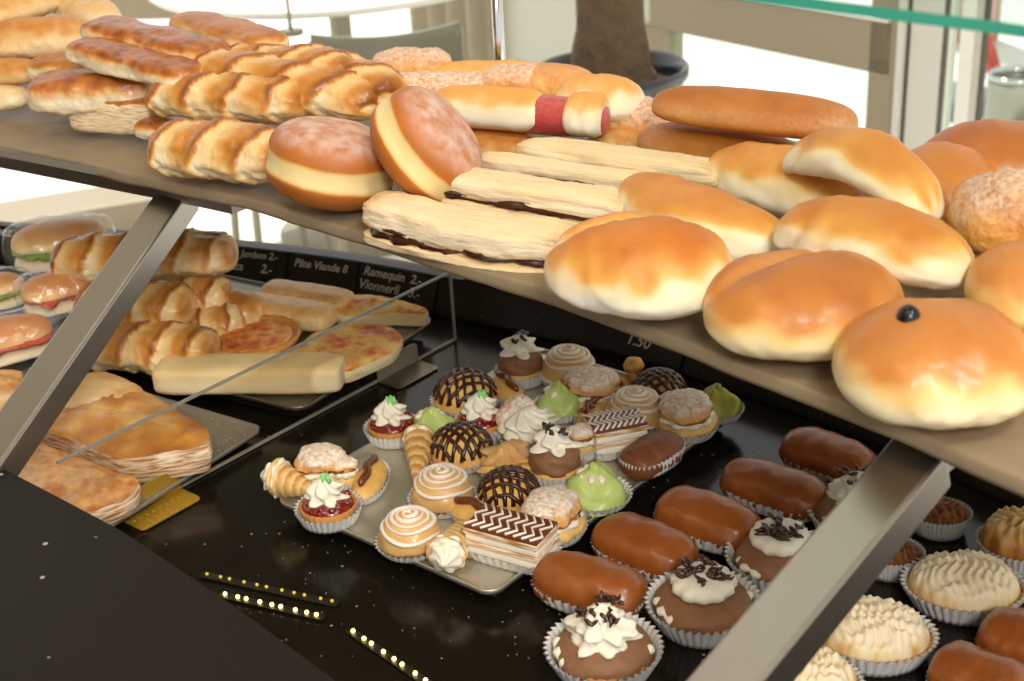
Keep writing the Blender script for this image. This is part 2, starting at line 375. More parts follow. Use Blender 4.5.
def P_swirl(root, R, seed):
    H = R*.98; cup(root, R*1.12, .007)
    mb = MB(); prof = [(0, .001), (R*.8, .001), (R*.96, .006)]+[(r, z+.007) for r, z in dome_profile(R, H, 2.15)]
    revolve(mb, prof, 48, bake=lambda u, a: .35+.2*sin(3*a+seed), lump=.07, seed=seed); b = mb.build('bun', 'fondantyellow', root)
    pts = []; T = 5.2; N = 190; rad = []
    for i in range(N):
        t = i/(N-1); rho = .04+.95*t**.85; a = 2*pi*T*t+seed
        q = on_dome(R, H, 2.15, min(.992, rho*(1+.025*sin(3*a+seed))), a)
        if t > .85: q.z -= (t-.85)*.02
        pts.append(q*1.01+V((0, 0, .0069))); rad.append(.00145+.0006*sin(i*.23+seed))
    MB().tube(pts, rad, 6).build('icing_swirl', 'icing', b)
def P_net(root, R, seed):
    H = R*1.0; cup(root, R*1.1, .008)
    mb = MB(); prof = [(0, .001), (R*.8, .001), (R*.97, .005)]+[(r, z+.004) for r, z in dome_profile(R, H, 2.2)]
    revolve(mb, prof, 48, bake=lambda u, a: .45, lump=.04, seed=seed); b = mb.build('bun', 'choux', root)
    net = MB()
    for d in (0, 1):
        ang = seed+d*1.25
        for k in range(-3, 4):
            c = k*.265; pts = []
            for i in range(17):
                s_ = -1+2*i/16; s_ *= sqrt(max(0, .93-c*c)); c += .03*sin(i*.9+k*1.7+seed)*.4
                x = s_*cos(ang)-c*sin(ang); y = s_*sin(ang)+c*cos(ang)
                rho = min(.97, sqrt(x*x+y*y)); a = atan2(y, x)
                pts.append(on_dome(R, H, 2.2, rho, a)+V((0, 0, .0044)))
            net.tube(pts, [.0013+.0009*abs(sin(i*1.3+k*2+seed)) for i in range(len(pts))], 6)
    net.build('chocolate_net', 'choc', b)
def P_green(root, R, seed, mat='green'):
    H = R*1.02; cup(root, R*1.16, .008)
    mb = MB()
    def f(u, v):
        a = 2*pi*v; t = u*pi/2
        r = R*sin(t)**.55; z = H*cos(t)**.62
        folds = cos(3*a+seed); k = 1+.13*folds*(1-u)*1.6*u+.12*n3((cos(a), sin(a), u*2), 1.3, seed)
        z += .004*(1-sm(0, .25, u))*(1+.2*cos(3*a)) - .0055*(1+cos(3*a+seed*1.0+pi))*u*(1-u)*3
        return (r*k*cos(a), r*k*sin(a), z+.002), .5, 0
    mb.surf(f, 26, 54); mb.build('marzipan_cover', mat, root)
    st = MB(); d = cos(seed), sin(seed)
    st.tube([(0, 0, H*.9), (.001*d[0], .001*d[1], H+.004), (.003*d[0], .003*d[1], H+.0085)], [.0055, .0046, .0022], 9); st.build('marzipan_peak', mat, root)
    if mat == 'green':
        s2 = MB()
        for k in range(5):
            a = seed+k*.7; q = [on_dome(R, H, 2.6, r_, a+.1*sin(r_*9+k))+V((0, 0, .0015)) for r_ in (.25, .38, .5, .6)]
            s2.tube(q, [.0015, .003, .0026, .001], 8)
        s2.build('white_sugar', 'icing', root)
def tart_shell(root, R, h, sx=1, sy=1, n=26, mat='shell'):
    prof = [(0, .001), (R*.74, .001), (R*.8, .002), (R*1.0, h), (R*.95, h*1.08), (R*.86, h*.82), (0, h*.78)]
    mb = MB(); revolve(mb, [p for q in [[prof[i], ((prof[i][0]+prof[i+1][0])/2, (prof[i][1]+prof[i+1][1])/2)] for i in range(len(prof)-1)] for p in q]+[prof[-1]],
                       n*4, flute=.02, nf=n, sx=sx, sy=sy, bake=lambda u, a: .3+.5*sm(.35, .6, u)); return mb.build('tart_shell', mat, root)
def P_jam(root, R, seed):
    cup(root, R*1.16, .012); h = .014; tart_shell(root, R, h)
    mb = MB(); prof = [(R*.9, h*.8), (R*.88, h*1.05), (R*.7, h*1.3), (R*.35, h*1.4), (0, h*1.42)]
    revolve(mb, prof, 40, lump=.06, seed=seed)
    for k in range(16):
        a = k*2.4+seed; r = R*(.55+.3*(k % 3)/3)
        mb.surf(lambda u, v: ((r*cos(a)+.0032*sin(pi*u)*cos(2*pi*v), r*sin(a)+.0032*sin(pi*u)*sin(2*pi*v), h*1.22+.0028*cos(pi*u)), .5, 0), 6, 8)
    mb.build('jam', 'jam', root)
    rosette('cream', R*.62, .02, 'cream', root, (-.001, .002, h*1.3), seed=seed, n=6, flute=.26)
    g = MB()
    for k in range(4):
        g.tube([(.002*k-.003, 0, h*1.3+.015), (.003*cos(k*1.7+seed), .003*sin(k*1.7+seed), h*1.3+.0215)], [.0022, .0012], 6)
    g.build('green_sugar', 'greenbit', root)
def P_horn(root, L, R, seed):
    """cream horn, mouth at +x"""
    mb = MB(); n = 6
    def f(u, v):
        a = 2*pi*v; t = u*n+v*1.0; ph = t-math.floor(t)
        r = R*(.22+.78*u)*(1-.15*ph+.05)
        if u < .001: r = R*.05
        return ((u-.5)*L, r*cos(a), R+r*sin(a)*.95-(1-u)*R*.45), .2+.5*ph*(.6+.4*sin(a))+.1*n3((u*4, cos(a), sin(a)), 2, seed), 0
    mb.surf(f, 50, 32)
    mb.surf(lambda u, v: (V(f(1, v)[0])*(1)+V((-u*L*.12, 0, 0))+(V((L*.5, 0, R))-V(f(1, v)[0]))*u*.3, .3, 0), 3, 32)
    mb.build('pastry_horn', 'croissant', root)
    c = rosette('cream', R*.86, R*1.2, 'cream', root, (L*.5-R*.3, 0, R), n=7, flute=.1, twist=1.2, seed=seed); c.rotation_euler = (0, pi/2, 0)
def P_eclair(root, L, W, seed, drip=False):
    cup(root, L/2*1.08, .008, sy=W/L*1.12)
    MB().surf(loaf_f(L, W, W*.85, p=2.2, seed=seed, bake0=.2, bake1=.55), 30, 24).build('choux_shell', 'choux', root)
    st = MB(); pts = [(-L*.4+L*.8*i/14, .0015*sin(i*.9+seed), W*.83*(1-abs(-1+2*i/14)**2.4*.22)) for i in range(15)]
    st.tube(pts, [.0012]+[.0032]*13+[.0012], 8); st.build('chocolate_stripe', 'choc_brown', root)
    if drip:
        d = MB()
        for k in range(5):
            x = -L*.3+k*L*.13; d.surf(lambda u, v: ((x+.0028*sin(pi*u)*cos(2*pi*v), .003*(-1)**k+.0028*sin(pi*u)*sin(2*pi*v), W*.86+.0022*cos(pi*u)), .5, 0), 6, 8)
        d.build('jam_drop', 'jam', root)
def P_slice(root, L, W, seed):
    """mille-feuille: pastry, cream, pastry, cream, fondant with feathered chocolate"""
    ly = [(0.001, .005, 'leaves'), (.005, .012, 'cream'), (.012, .016, 'leaves'), (.016, .022, 'cream'), (.022, .0265, 'leaves')]
    cup(root, L*.56, .009, sy=W/L*1.1, pw=5)
    for k, (a, b, mt) in enumerate(ly):
        mb = MB(); e = .0006*(k % 2); mb.box((0, 0, (a+b)/2), (L-e*2, W-e*2, b-a), bev=.0009 if mt != 'cream' else .002)
        mb.build('pastry_layer' if mt == 'leaves' else 'cream_layer', mt, root)
    fo = MB().box((0, 0, .0277), (L*.98, W*.97, .0024), bev=.001).build('fondant', 'choc_brown', root)
    ch = MB()
    for k in range(9):
        y0 = -L*.44+k*L*.11
        ch.tube([(y0-.003, -W*.45, .0292), (y0+.003, -W*.22, .0294), (y0-.003, 0, .0294), (y0+.003, W*.22, .0294), (y0-.003, W*.45, .0292)], .0011, 6)
    ch.build('feathered_icing', 'icing', fo)
def P_puff(root, R, seed, mode='plain'):
    cup(root, R*1.12, .009)
    mb = MB(); prof = [(0, .001), (R*.8, .001), (R, .007), (R*.97, .012), (R*.85, .0145), (0, .015)]
    revolve(mb, prof, 44, lump=.2, seed=seed, bake=lambda u, a: .3); mb.build('choux_base', 'choux', root)
    if mode == 'open':
        rosette('cream', R*.95, .02, 'cream', root, (.002, -.002, .013), seed=seed, n=9, twist=2.5)
        m2 = MB(); m2.surf(loaf_f(R*1.5, R*1.2, .014, seed=seed, lump=.14, sugar=lambda x, c, s_: max(0, s_)), 26, 26)
        o = m2.build('choux_lid', 'puffcake', root); o.location = (-R*.35, R*.35, .019); o.rotation_euler = (.6, -.5, .6)
    elif mode == 'rosette':
        rosette('choux_top', R*1.0, .019, 'puff', root, (0, 0, .010), seed=seed, n=5, flute=.06, lump=.5, twist=.6)
    else:
        r2 = MB(); revolve(r2, [(0, .014), (R*.9, .0135), (R*.96, .017), (R*.85, .0185), (0, .019)], 50, flute=.07, nf=9, seed=seed, lump=.05); r2.build('cream', 'cream', root)
        m2 = MB()
        pr = [(0, .018), (R*.9, .0185), (R*.98, .022)]+[(r*.97, z+.021) for r, z in dome_profile(R, R*.62, 2.2)]
        revolve(m2, pr, 56, lump=.3, seed=seed, bake=lambda u, a: .5, sugar=lambda u, a: sm(.2, .5, u)); m2.build('choux_lid', 'puffcake', root)
def P_mousse(root, R, seed):
    cup(root, R*1.15, .012); mb = MB(); prof = [(0, .001), (R*.8, .001), (R, .008), (R*.98, .014)]
    revolve(mb, prof+[(0, .0145)], 40, bake=lambda u, a: .4); mb.build('choux_base', 'choux', root)
    m2 = MB(); revolve(m2, [(R*.95, .013)]+[(r*.97, z+.013) for r, z in dome_profile(R, R*.95, 2.4)], 44, lump=.09, seed=seed, flute=.03, nf=5, twist=4); m2.build('chocolate_mousse', 'mousse', root)
    rosette('cream', R*.72, .017, 'cream', root, (0, 0, .012+R*.85), seed=seed, n=5, flute=.3, lump=.2)
    shavings(root, R*.4, .026+R*.85, 8, seed, .008)
def shavings(root, R, z, n, seed, L=.012):
    rn = random.Random(seed); mb = MB()
    for k in range(n):
        a = rn.uniform(0, 6.3); r = R*sqrt(rn.random()); c = V((r*cos(a), r*sin(a), z+rn.uniform(-.001, .002)))
        t = rn.uniform(0, 3.1); m3 = (Matrix.Rotation(t, 3, 'Z') @ Matrix.Rotation(rn.uniform(-.5, .5), 3, 'Y'))
        l = L*rn.uniform(.5, 1.1); pts = [c+m3 @ V((l*(j/5-.5), .0016*sin(j*1.3+k), .0018*cos(j*.9+k))) for j in range(6)]
        mb.tube(pts, [.0006, .0017, .0021, .0018, .0015, .0006], 6)
    mb.build('chocolate_shavings', 'choc', root)
def P_browneclair(root, L, W, H, seed, mat='eclair_choc'):
    cup(root, L/2*1.01, .0125, sy=W/L*1.05, n=40, flare=.10, pw=2.7)
    o = loaf('choux_shell', L*.96, W*.93, H*.6, 'choux', 26, 24, root, p=3, seed=seed)
    MB().surf(loaf_f(L, W, H, p=3.4, flat=.2, lump=.09, seed=seed, sq=.9), 44, 36).build('chocolate_icing', mat, root)
    root.children[1].location.z = .001; root.children[2].location.z = .005
def P_twist(root, L, W, seed):
    cup(root, L/2*1.0, .008, sy=W/L*1.1)
    MB().surf(loaf_f(L, W, W*.9, ridges=4, rdep=.25, skew=1.2, seed=seed, bake0=.3, bake1=.7), 50, 30).build('pastry_twist', 'choux', root)
    q = MB(); revolve(q, [(0, 0), (.008, 0), (.0095, .004), (.007, .009), (0, .011)], 24, lump=.1, seed=seed, bake=lambda u, a: .7); o = q.build('pastry_knot', 'choux', root); o.location = (L*.28, 0, W*.75)
def P_bigmousse(root, R, seed, flatcream=False):
    cup(root, R*1.12, .022, flare=.22, n=44); tart_shell(root, R*.93, .017, mat='shell')
    m2 = MB(); revolve(m2, [(R*.94, .015)]+[(r*.95, z+.016) for r, z in dome_profile(R, .018, 2.2)], 48, lump=.08, seed=seed); m2.build('chocolate_mousse', 'mousse', root)
    w = MB()
    for a0, n_ in ((2.6+seed*.2, 9), (5.6+seed*.3, 5)):
        w = MB(); w.tube([(R*.88*cos(a0+k*.12), R*.88*sin(a0+k*.12), .0205+.0012*sin(k*1.7)) for k in range(n_)], [.001]+[.0035+.0016*sin(k*2.1+seed) for k in range(n_-2)]+[.001], 8)
        w.build('cream_trim', 'cream', root)
    if flatcream:
        c = MB(); revolve(c, [(0, .03), (R*.5, .031), (R*.62, .036), (R*.6, .042), (R*.4, .0455), (0, .046)], 60, flute=.04, nf=11, lump=.1, seed=seed); c.build('cream', 'cream', root)
        shavings(root, R*.45, .0475, 20, seed, .016)
    else:
        rosette('cream', R*.6, .03, 'cream', root, (0, 0, .03), seed=seed, n=9, flute=.13, lump=.4, tiers=2.5)
        shavings(root, R*.46, .055, 22, seed, .014)
def P_meringue(root, Rx, Ry, seed, H=.024, base='shell', top='meringue', k0=.1, side=0):
    cup(root, Rx*1.08, .02, sy=Ry/Rx, flare=.2, n=44); tart_shell(root, Rx, .016, sy=Ry/Rx, n=36)
    mb = MB()
    def f(u, v):
        a = 2*pi*v; t = u*pi/2; rr = sin(t)**.8
        x, y = rr*cos(a), rr*sin(a)
        wv = sin(x*Rx*900+5.0*n3((x, y, 0), 1.5, seed)+2.6*sin(y*Ry*170+seed))*.6+.55*sin(y*Ry*520+8*n3((x, y, 2), 1.6, seed))+.5*n3((x*7, y*7, 3), 1, seed)
        ed = 1-rr**6
        z = .0145+H*cos(t)**.8+.0022*wv*ed+.003*n3((x*4, y*4, 1), 1, seed)
        bk = k0+side*.75*sm(.35, 1.0, -x*.9+y*.35)+.2*(.5-wv*.4)+.5*sm(.82, 1.0, rr)*(.5+n3((x*3, y*3, 4), 1, seed))
        return (x*Rx*.95, y*Ry*.95, z), bk, 0
    mb.surf(f, 80, 170); mb.build('meringue' if top == 'meringue' else 'coconut_topping', top, root)

# ------------------------------------------------------------------ setting
GZ = -.75
mb = MB(); mb.box((0, 4, GZ-.05), (30, 26, .1)); struct(mb.build('floor', 'floor'))
mb = MB(); mb.box((0, .6, 2.0), (13, 5.2, .1)); struct(mb.build('ceiling', 'ceil'))

mb = MB(); mb.box((-2.6, .0, .6), (.1, 4.2, 2.7)); struct(mb.build('wall_left_shade', 'shadewall'))  # unseen wall added to cut light and darken reflections on the left
WZ = -.25
P1, P2 = U(655, 28, WZ), U(877, 74, WZ)
wd = (P2-P1).normalized(); wn = V((wd.y, -wd.x, 0)).normalized()
if wn.dot(CAM-P1) < 0: wn = -wn
def W(x, y, off=0): return onplane(x, y, P1+wn*off, wn)
def wallbox(name, mt, x0, x1, z0, z1, th, off=0, top=None):
    """box standing in the window wall between pixel columns x0..x1 (read at y=70)"""
    a, b = W(x0, 70), W(x1, 70); c = (a+b)/2; c.z = (z0+z1)/2; c = c-wn*(th/2)+wn*off
    m3 = Matrix((wd, wn, V((0, 0, 1)))).transposed()
    l = ((b-a).dot(wd)); mb = MB(); mb.box((0, 0, 0), (l, th, z1-z0), bev=.002)
    o = mb.build(name, mt); o.matrix_world = m3.to_4x4(); o.location = c; return o
zb = W(877, 20).z
struct(wallbox('trim_1', 'frame', 650, 890, WZ, zb, .08))
struct(wallbox('trim_2', 'whitesill', 648, 888, zb, zb+.012, .10, .015))
struct(wallbox('trim_3', 'frame', 868, 899, GZ, 1.9, .09, .0))
struct(wallbox('trim_4', 'framelight', 899.5, 905, GZ, 1.9, .018, .02))
struct(wallbox('trim_5', 'frameshade', 905, 908, GZ, 1.9, .018, 0))
struct(wallbox('trim_6', 'framelight', 908, 940, GZ, 1.9, .06, 0))
struct(wallbox('trim_7', 'frameshade', 940, 942, GZ, 1.9, .018, 0))
struct(wallbox('trim_8', 'whitesill', 957, 971, GZ, 1.9, .018, 0))
struct(wallbox('trim_9', 'framelight', 971, 979, GZ, 1.9, .018, -.01))
struct(wallbox('trim_10', 'frameshade', 979, 982, GZ, 1.9, .018, 0))
struct(wallbox('trim_11', 'frame', 640, 662, GZ, WZ, .09, .0))
struct(wallbox('wall_back', 'panel', 500, 650, GZ, 1.9, .06, -.02))
for i, (x0, x1) in enumerate(((662, 868), (942, 957), (982, 1100))):
    o = wallbox('window_%d' % (i+1), 'glass', x0, x1, GZ+.05, (WZ if i == 0 else 1.9), .006, -.03); struct(o)
# beige curtain panel left of the wall panel, with soft pleats
mb = MB(); a, b = W(424, 70), W(502, 70)
def cf(u, v):
    p = a.lerp(b, v)+wn*(.03*sin(v*26)+.03); return (V((p.x, p.y, GZ+.05+(1.8-GZ)*u)), .5, 0)
mb.surf(cf, 2, 80, wrap=False); o = mb.build('curtain', 'curtain')
md = o.modifiers.new('s', 'SOLIDIFY'); md.thickness = .006
tag(o, 'beige curtain hanging in soft folds behind the grey chair', 'curtain')
# low sill on the left
a, b = U(-60, 222, GZ+.12), U(175, 184, GZ+.12); d = (b-a).normalized()
mb = MB(); mb.box((0, 0, 0), ((b-a).length, .22, .12), bev=.01); o = mb.build('trim_12', 'frame'); o.matrix_world = frame((a+b)/2+V((0, 0, -.06)), d); struct(o)

a, b = U(60, 20, -.33), U(345, 12, -.33); d = (b-a).normalized()
mb = MB(); mb.box((0, 0, 0), ((b-a).length, .08, .40), bev=.004); mb.box((-(b-a).length*.30, 0, -.28), (.035, .06, .3)); mb.box(((b-a).length*.05, 0, -.28), (.035, .06, .3)); o = mb.build('trim_13', 'frame'); o.matrix_world = frame((a+b)/2+V((0, 0, .20)), d); struct(o)
# round table outside
tc = U(335, -26, 0); t = empty('cafe_table', Matrix.Translation((tc.x, tc.y, GZ)))
mb = MB(); revolve(mb, [(0, .735), (.50, .735), (.51, .742), (.51, .75), (.505, .755), (0, .755)], 64); mb.build('table_top', 'table', t)
mb = MB(); revolve(mb, [(0, 0), (.24, 0), (.24, .015), (.05, .03), (.03, .06), (.03, .735)], 32); mb.build('pedestal', 'chairleg', t)
tag(t, 'round white cafe table bleached by sunlight behind the pastry shelf', 'table')
q = U(291, 33, .008); st = empty('menu_holder', Matrix.Translation(q)); st.location.z = .0051
mb = MB(); revolve(mb, [(0, 0), (.028, 0), (.028, .009), (.006, .013), (0, .013)], 28); mb.build('base', 'chairgrey', st)
MB().tube([(0, 0, .012), (0, 0, .15)], .0045, 10).build('stem', 'chairleg', st)
tag(st, 'grey stemmed holder standing on the white cafe table', 'menu holder')
# chair with curved back
def chair(px, py, zt, rz, label):
    q = U(px, py, zt); t = empty('cafe_chair', Matrix.Translation((q.x, q.y, GZ)) @ Matrix.Rotation(rz, 4, 'Z')); t['label'] = label; t['category'] = 'chair'; t['group'] = 'grey cafe chairs'
    h = zt-GZ
    mb = MB()
    def f(u, v):
        a = -1+2*u; zz = [h-.17, h, h, h-.17][int(v*4) % 4]; th = [0, 0, .018, .018][int(v*4) % 4]
        return (V((a*.215, .06*a*a*-1+th, zz-(.03*(1-a*a) if zz == h else 0))), .5, 0)
    mb.surf(f, 20, 4); mb.build('backrest', 'chairgrey', t)
    mb = MB(); mb.surf(loaf_f(.42, .42, .03, p=5, flat=0, lump=0, sq=.5), 24, 24); o = mb.build('seat', 'chairgrey', t); o.location = (0, -.23, .44)
    for sx in (-1, 1):
        MB().tube([(sx*.2, .0, 0), (sx*.2, -.02, .44), (sx*.212, -.045, h-.02)], .013, 10).build('leg', 'chairleg', t)
        MB().tube([(sx*.2, -.42, 0), (sx*.19, -.4, .45)], .013, 10).build('leg', 'chairleg', t)
    return t
c1 = chair(384, 24, .0, radians(8), 'grey cafe chair with a wide curved back in front of the white table'); c1.scale = (.80, .80, 1)
q = U(290, 305, GZ); t = empty('cafe_stool', Matrix.Translation(q) @ Matrix.Rotation(radians(28), 4, 'Z'))
mb = MB(); revolve(mb, [(0, .60), (.14, .60), (.15, .61), (.15, .625), (.14, .635), (0, .635)], 40); mb.build('seat', 'chairgrey', t)
for sx, sy in ((-1, -1), (1, -1), (1, 1), (-1, 1)):
    MB().tube([(sx*.10, sy*.10, 0), (sx*.07, sy*.07, .602)], .010, 10).build('leg', 'chairleg', t)
tag(t, 'slim grey cafe stool whose legs show below the shelf against the white floor', 'stool')
# planter with palm trunk
zc = -.02; pc = U(611, 66, zc); t = empty('planter', Matrix.Translation((pc.x, pc.y, GZ)))
Rp = 78*pxm(pc); hz = zc-GZ
mb = MB(); revolve(mb, [(0, 0), (Rp*.7, 0), (Rp*.78, .05), (Rp*.95, hz*.7), (Rp*.93, hz-.03), (Rp*1.0, hz-.022), (Rp*1.0, hz-.004), (Rp*.97, hz), (Rp*.92, hz-.004), (Rp*.89, hz-.04), (Rp*.89, hz-.06), (0, hz-.055)], 64); mb.build('pot', 'pot', t)
mb = MB(); revolve(mb, [(Rp*.885, hz-.045), (Rp*.4, hz-.035), (0, hz-.03)], 40, lump=.1); mb.build('soil', 'soil', t)
tag(t, 'dark glazed round plant pot standing by the window', 'plant pot')
k = pxm(pc); mb = MB(); s_ = k
revolve(mb, [(48*k, -.0), (42*k, .03), (38*k, .07), (34*k, .12), (33*k, .20), (36*k, .30), (42*k, .42), (44*k, .7)], 36, lump=.12, seed=3)
o = mb.build('tree_trunk', 'bark'); o.location = (pc.x-.0, pc.y, zc-.035); tag(o, 'thick brown bark trunk growing out of the dark pot', 'tree')
# things outside the right windows
q = onplane(1012, 90, P1-wn*1.0, wn); rb = 26*pxm(q)
b1 = onplane(1018, 78, P1-wn*1.0, wn)
t = empty('litter_bin', Matrix.Translation((b1.x, b1.y, GZ))); hb = b1.z-GZ; rb = 29*pxm(b1)
mb = MB(); revolve(mb, [(0, 0), (rb, 0), (rb, hb-.01), (rb*1.03, hb), (rb*.9, hb), (rb*.86, hb-.012), (rb*.86, hb-.3), (0, hb-.3)], 48); mb.build('steel_body', 'steel', t)
mb = MB(); revolve(mb, [(rb*.9, hb+.001), (rb*1.05, hb+.004), (rb*1.06, hb+.012), (rb*.98, hb+.018), (rb*.84, hb+.012), (rb*.83, hb+.002)], 48); mb.build('rim', 'chrome', t)
tag(t, 'round stainless steel litter bin outside the right-hand window', 'bin')
pa, pb = onplane(978, 20, P1-wn*1.6, wn), onplane(1000, 90, P1-wn*1.6, wn)
dd = (pb-pa).normalized(); pb2 = pa+dd*((GZ-pa.z)/dd.z); mb = MB(); mb.tube([pa-dd*.3, pb2], .028, 4); o = mb.build('leaning_post', 'redpost'); tag(o, 'slanting red post outside behind the steel bin', 'post')
# terracotta wall piece and blue-grey stone block outside
a = onplane(952, 60, P1-wn*2.2, wn); mb = MB(); mb.box((0, 0, 0), (.34, .15, a.z+.9-GZ), bev=.01); o = mb.build('garden_wall', 'orangewall'); o.matrix_world = frame((a.x, a.y, (a.z+.9+GZ)/2), wd); tag(o, 'narrow terracotta wall seen between the two window mullions', 'wall')
a = onplane(948, 120, P1-wn*1.3, wn); mb = MB(); mb.surf(loaf_f(.3, .25, (a.z+.12-GZ)*2/1.7, p=4, flat=.3, sq=.5, lump=.04), 20, 20); o = mb.build('stone_block', 'bluegrey'); o.matrix_world = frame((a.x, a.y, GZ), wd); tag(o, 'blue grey stone block outside at the foot of the terracotta wall', 'stone')

# ------------------------------------------------------------------ display case
def circ(c, r, a0, a1, n): return [(c[0]+r*cos(a0+(a1-a0)*i/n), c[1]+r*sin(a0+(a1-a0)*i/n)) for i in range(n+1)]
def band(outer, inner): return list(outer)+list(inner)[::-1]
# deck
mb = MB(); dc = (-1.0, .31)
mb.prism(band(circ(dc, 1.68, radians(-12), radians(115), 48), circ(dc, .45, radians(-12), radians(115), 48)), -.03, 0)
struct(mb.build('floor_deck', 'deck'))
# front worktop: inner curve
cc, cr_ = (-1.925, -.79), 2.347-.04
E_ = [U(x, y, .13) for x, y in ((-120, 395), (-60, 432), (0, 467), (60, 498), (120, 530), (165, 560), (240, 610), (335, 681), (400, 735), (470, 800))]
mb = MB(); mb.prism([(p.x, p.y) for p in E_]+[(.05, .2), (-1.2, .2), (-1.2, 1.3)], .09, .13, bev=.003)
mb.prism([(p.x-.045, p.y-.068) for p in E_]+[(.04, .2), (-1.2, .2), (-1.2, 1.27)], -.03, .0895)
o = mb.build('granite_counter', 'granite'); tag(o, 'black speckled granite worktop filling the lower left corner', 'counter')

# shelf
SE = [U(x, y, .27) for x, y in ((-140, 124), (-60, 141), (0, 152), (100, 171), (190, 188), (260, 204), (330, 224), (450, 262), (560, 297), (672, 339), (764, 375), (886, 423), (960, 454), (1060, 498), (1200, 565))]
sc_ = V((-1.754, -.611, 0)); 
def offs(P, d):
    n = (P-sc_); n.z = 0; n.normalize(); return V((P.x+n.x*d, P.y+n.y*d, 0))
def catmull(P, k=6):
    out = []
    for i in range(len(P)-1):
        a, b, c, d = P[max(i-1, 0)], P[i], P[i+1], P[min(i+2, len(P)-1)]
        for j in range(k):
            t = j/k; out.append(.5*((2*b)+(c-a)*t+(2*a-5*b+4*c-d)*t*t+(3*b-a-3*c+d)*t**3))
    out.append(P[-1]); return out
SEs = catmull(SE, 5)
def shelf(z0, z1, d0, d1):
    mb = MB(); o_ = [offs(p, d1) for p in SEs]; i_ = [offs(p, d0) for p in SEs]
    mb.prism([(p.x, p.y) for p in band(i_, o_)], z0, z1, 0, 1); return mb
sh = shelf(.262, .270, .006, .46).build('glass_shelf', ['glass', 'edge']); tag(sh, 'curved lower glass shelf carrying the breads', 'shelf')
def paperf(u, v):
    i = v*(len(SEs)-1); k = min(int(i), len(SEs)-2); p = SEs[k].lerp(SEs[k+1], i-k)
    uu = max(0, (u-.1)/.9); d = .001+.003*n3((p.x*14, p.y*14, 0), 1, 2)+uu*.42
    if p.x < -.36: d += .012*sm(-.36, -.46, p.x)*(1-uu)
    wrapk = 1-min(1, u/.1); d -= .003*sin(wrapk*pi/2); q = offs(p, d)
    return (V((q.x, q.y, .2722+.0012*n3((q.x*30, q.y*30, 0), 1, 5)-.0105*(1-cos(wrapk*pi/2)))), .5, 0)
mb = MB(); mb.surf(paperf, 50, 160, wrap=False); o = mb.build('baking_paper', 'shelfpaper'); md = o.modifiers.new('s', 'SOLIDIFY'); md.thickness = .0006
tag(o, 'brown baking paper sheet lining the curved glass shelf under the breads', 'baking paper')
# dark steel rail under the shelf
mb = MB(); r1 = [offs(p, .012) for p in SEs]; r2 = [offs(p, .045) for p in SEs]
mb.prism([(p.x, p.y) for p in band(r1[:23], r2[:23])], .246, .2615); o = mb.build('shelf_rail', 'steel'); tag(o, 'steel rail running under the left end of the glass shelf', 'rail')
# upper shelf
UE = catmull([U(x, y, .548) for x, y in ((560, -34), (700, -16), (810, -2), (905, 10), (1024, 25), (1120, 44), (1220, 74))], 4)
ub = [V((p.x+.17, p.y+.26, 0)) for p in UE]; ush = MB(); ush.prism([(p.x, p.y) for p in band(UE, ub)], .5425, .548, 0, 1)
up = ush.build('glass_shelf', ['glass', 'edge_green']); tag(up, 'upper glass shelf with a green edge crossing the top right corner', 'shelf')

# support arms
def arm(T, B, ext, w, h, label):
    d = (T-B).normalized(); A0 = B-d*ext; A1 = T+d*0
    t = empty('shelf_support_arm', Matrix.Translation(A0)); L = (A1-A0).length; tag(t, label, 'support arm', 'steel shelf support arms')
    mb = MB(); mb.box((L/2, 0, -h/2), (L, w, h), bev=.0028); o = mb.build('sloping_bar', 'steel', t); o.matrix_local = frame(V((0, 0, 0)), d)
    hd = V((d.x, d.y, 0)).normalized()
    e = A1-A0
    mb = MB(); mb.box((.08, 0, -h*.45), (.16, w*.96, h*.5), bev=.002); o = mb.build('horizontal_bracket', 'steel', t); o.matrix_local = frame(e+V((0, 0, .0035)), hd)
    return t
arm(U(176, 186, .256), U(-12, 452, .14), .03, .036, .028, 'left dark steel arm holding the glass shelf above the croissants')
arm(U(921, 443, .2555), U(722, 681, .19), .12, .037, .030, 'right bright steel arm crossing in front of the chocolate tarts')

# back ledge with price cards
SZ, LD = .045, .020
STb = [U(x, y, .002) for x, y in ((-150, 246), (-60, 252), (0, 259), (110, 268), (228, 281), (340, 296), (453, 318), (600, 349), (700, 380), (860, 437), (1000, 500), (1100, 550))]
bc = V((-1.0, .31, 0))
def off2(P, d, z):
    n = P-bc; n.z = 0; n.normalize(); return V((P.x+n.x*d, P.y+n.y*d, z))
STbs = catmull(STb, 6); STs = [off2(p, LD, SZ) for p in STbs]
prof = [(-.001, .001), (0, .004), (LD-.002, SZ-.002), (LD, SZ), (LD+.014, SZ), (LD+.016, .001)]
mb = MB(); rows = [[mb.vert(off2(p, d, z)) for d, z in prof] for p in STbs]
for a_, b_ in zip(rows, rows[1:]):
    for j in range(len(prof)): mb.face([a_[j], a_[(j+1) % 6], b_[(j+1) % 6], b_[j]], 0, False)
mb.face(rows[0], 0, False); mb.face(rows[-1][::-1], 0, False)
o = mb.build('price_ledge', 'slate', merge=False); tag(o, 'black sloping ledge along the back of the display holding the price cards', 'ledge')
mb = MB(); sel = [off2(p, .006, SZ+.0032) for p in STs if p.x > U(453, 276, SZ).x]
mb.tube(sel, .003, 6); o = mb.build('ledge_trim', 'beigeedge'); tag(o, 'thin beige trim line on top of the black ledge', 'trim')

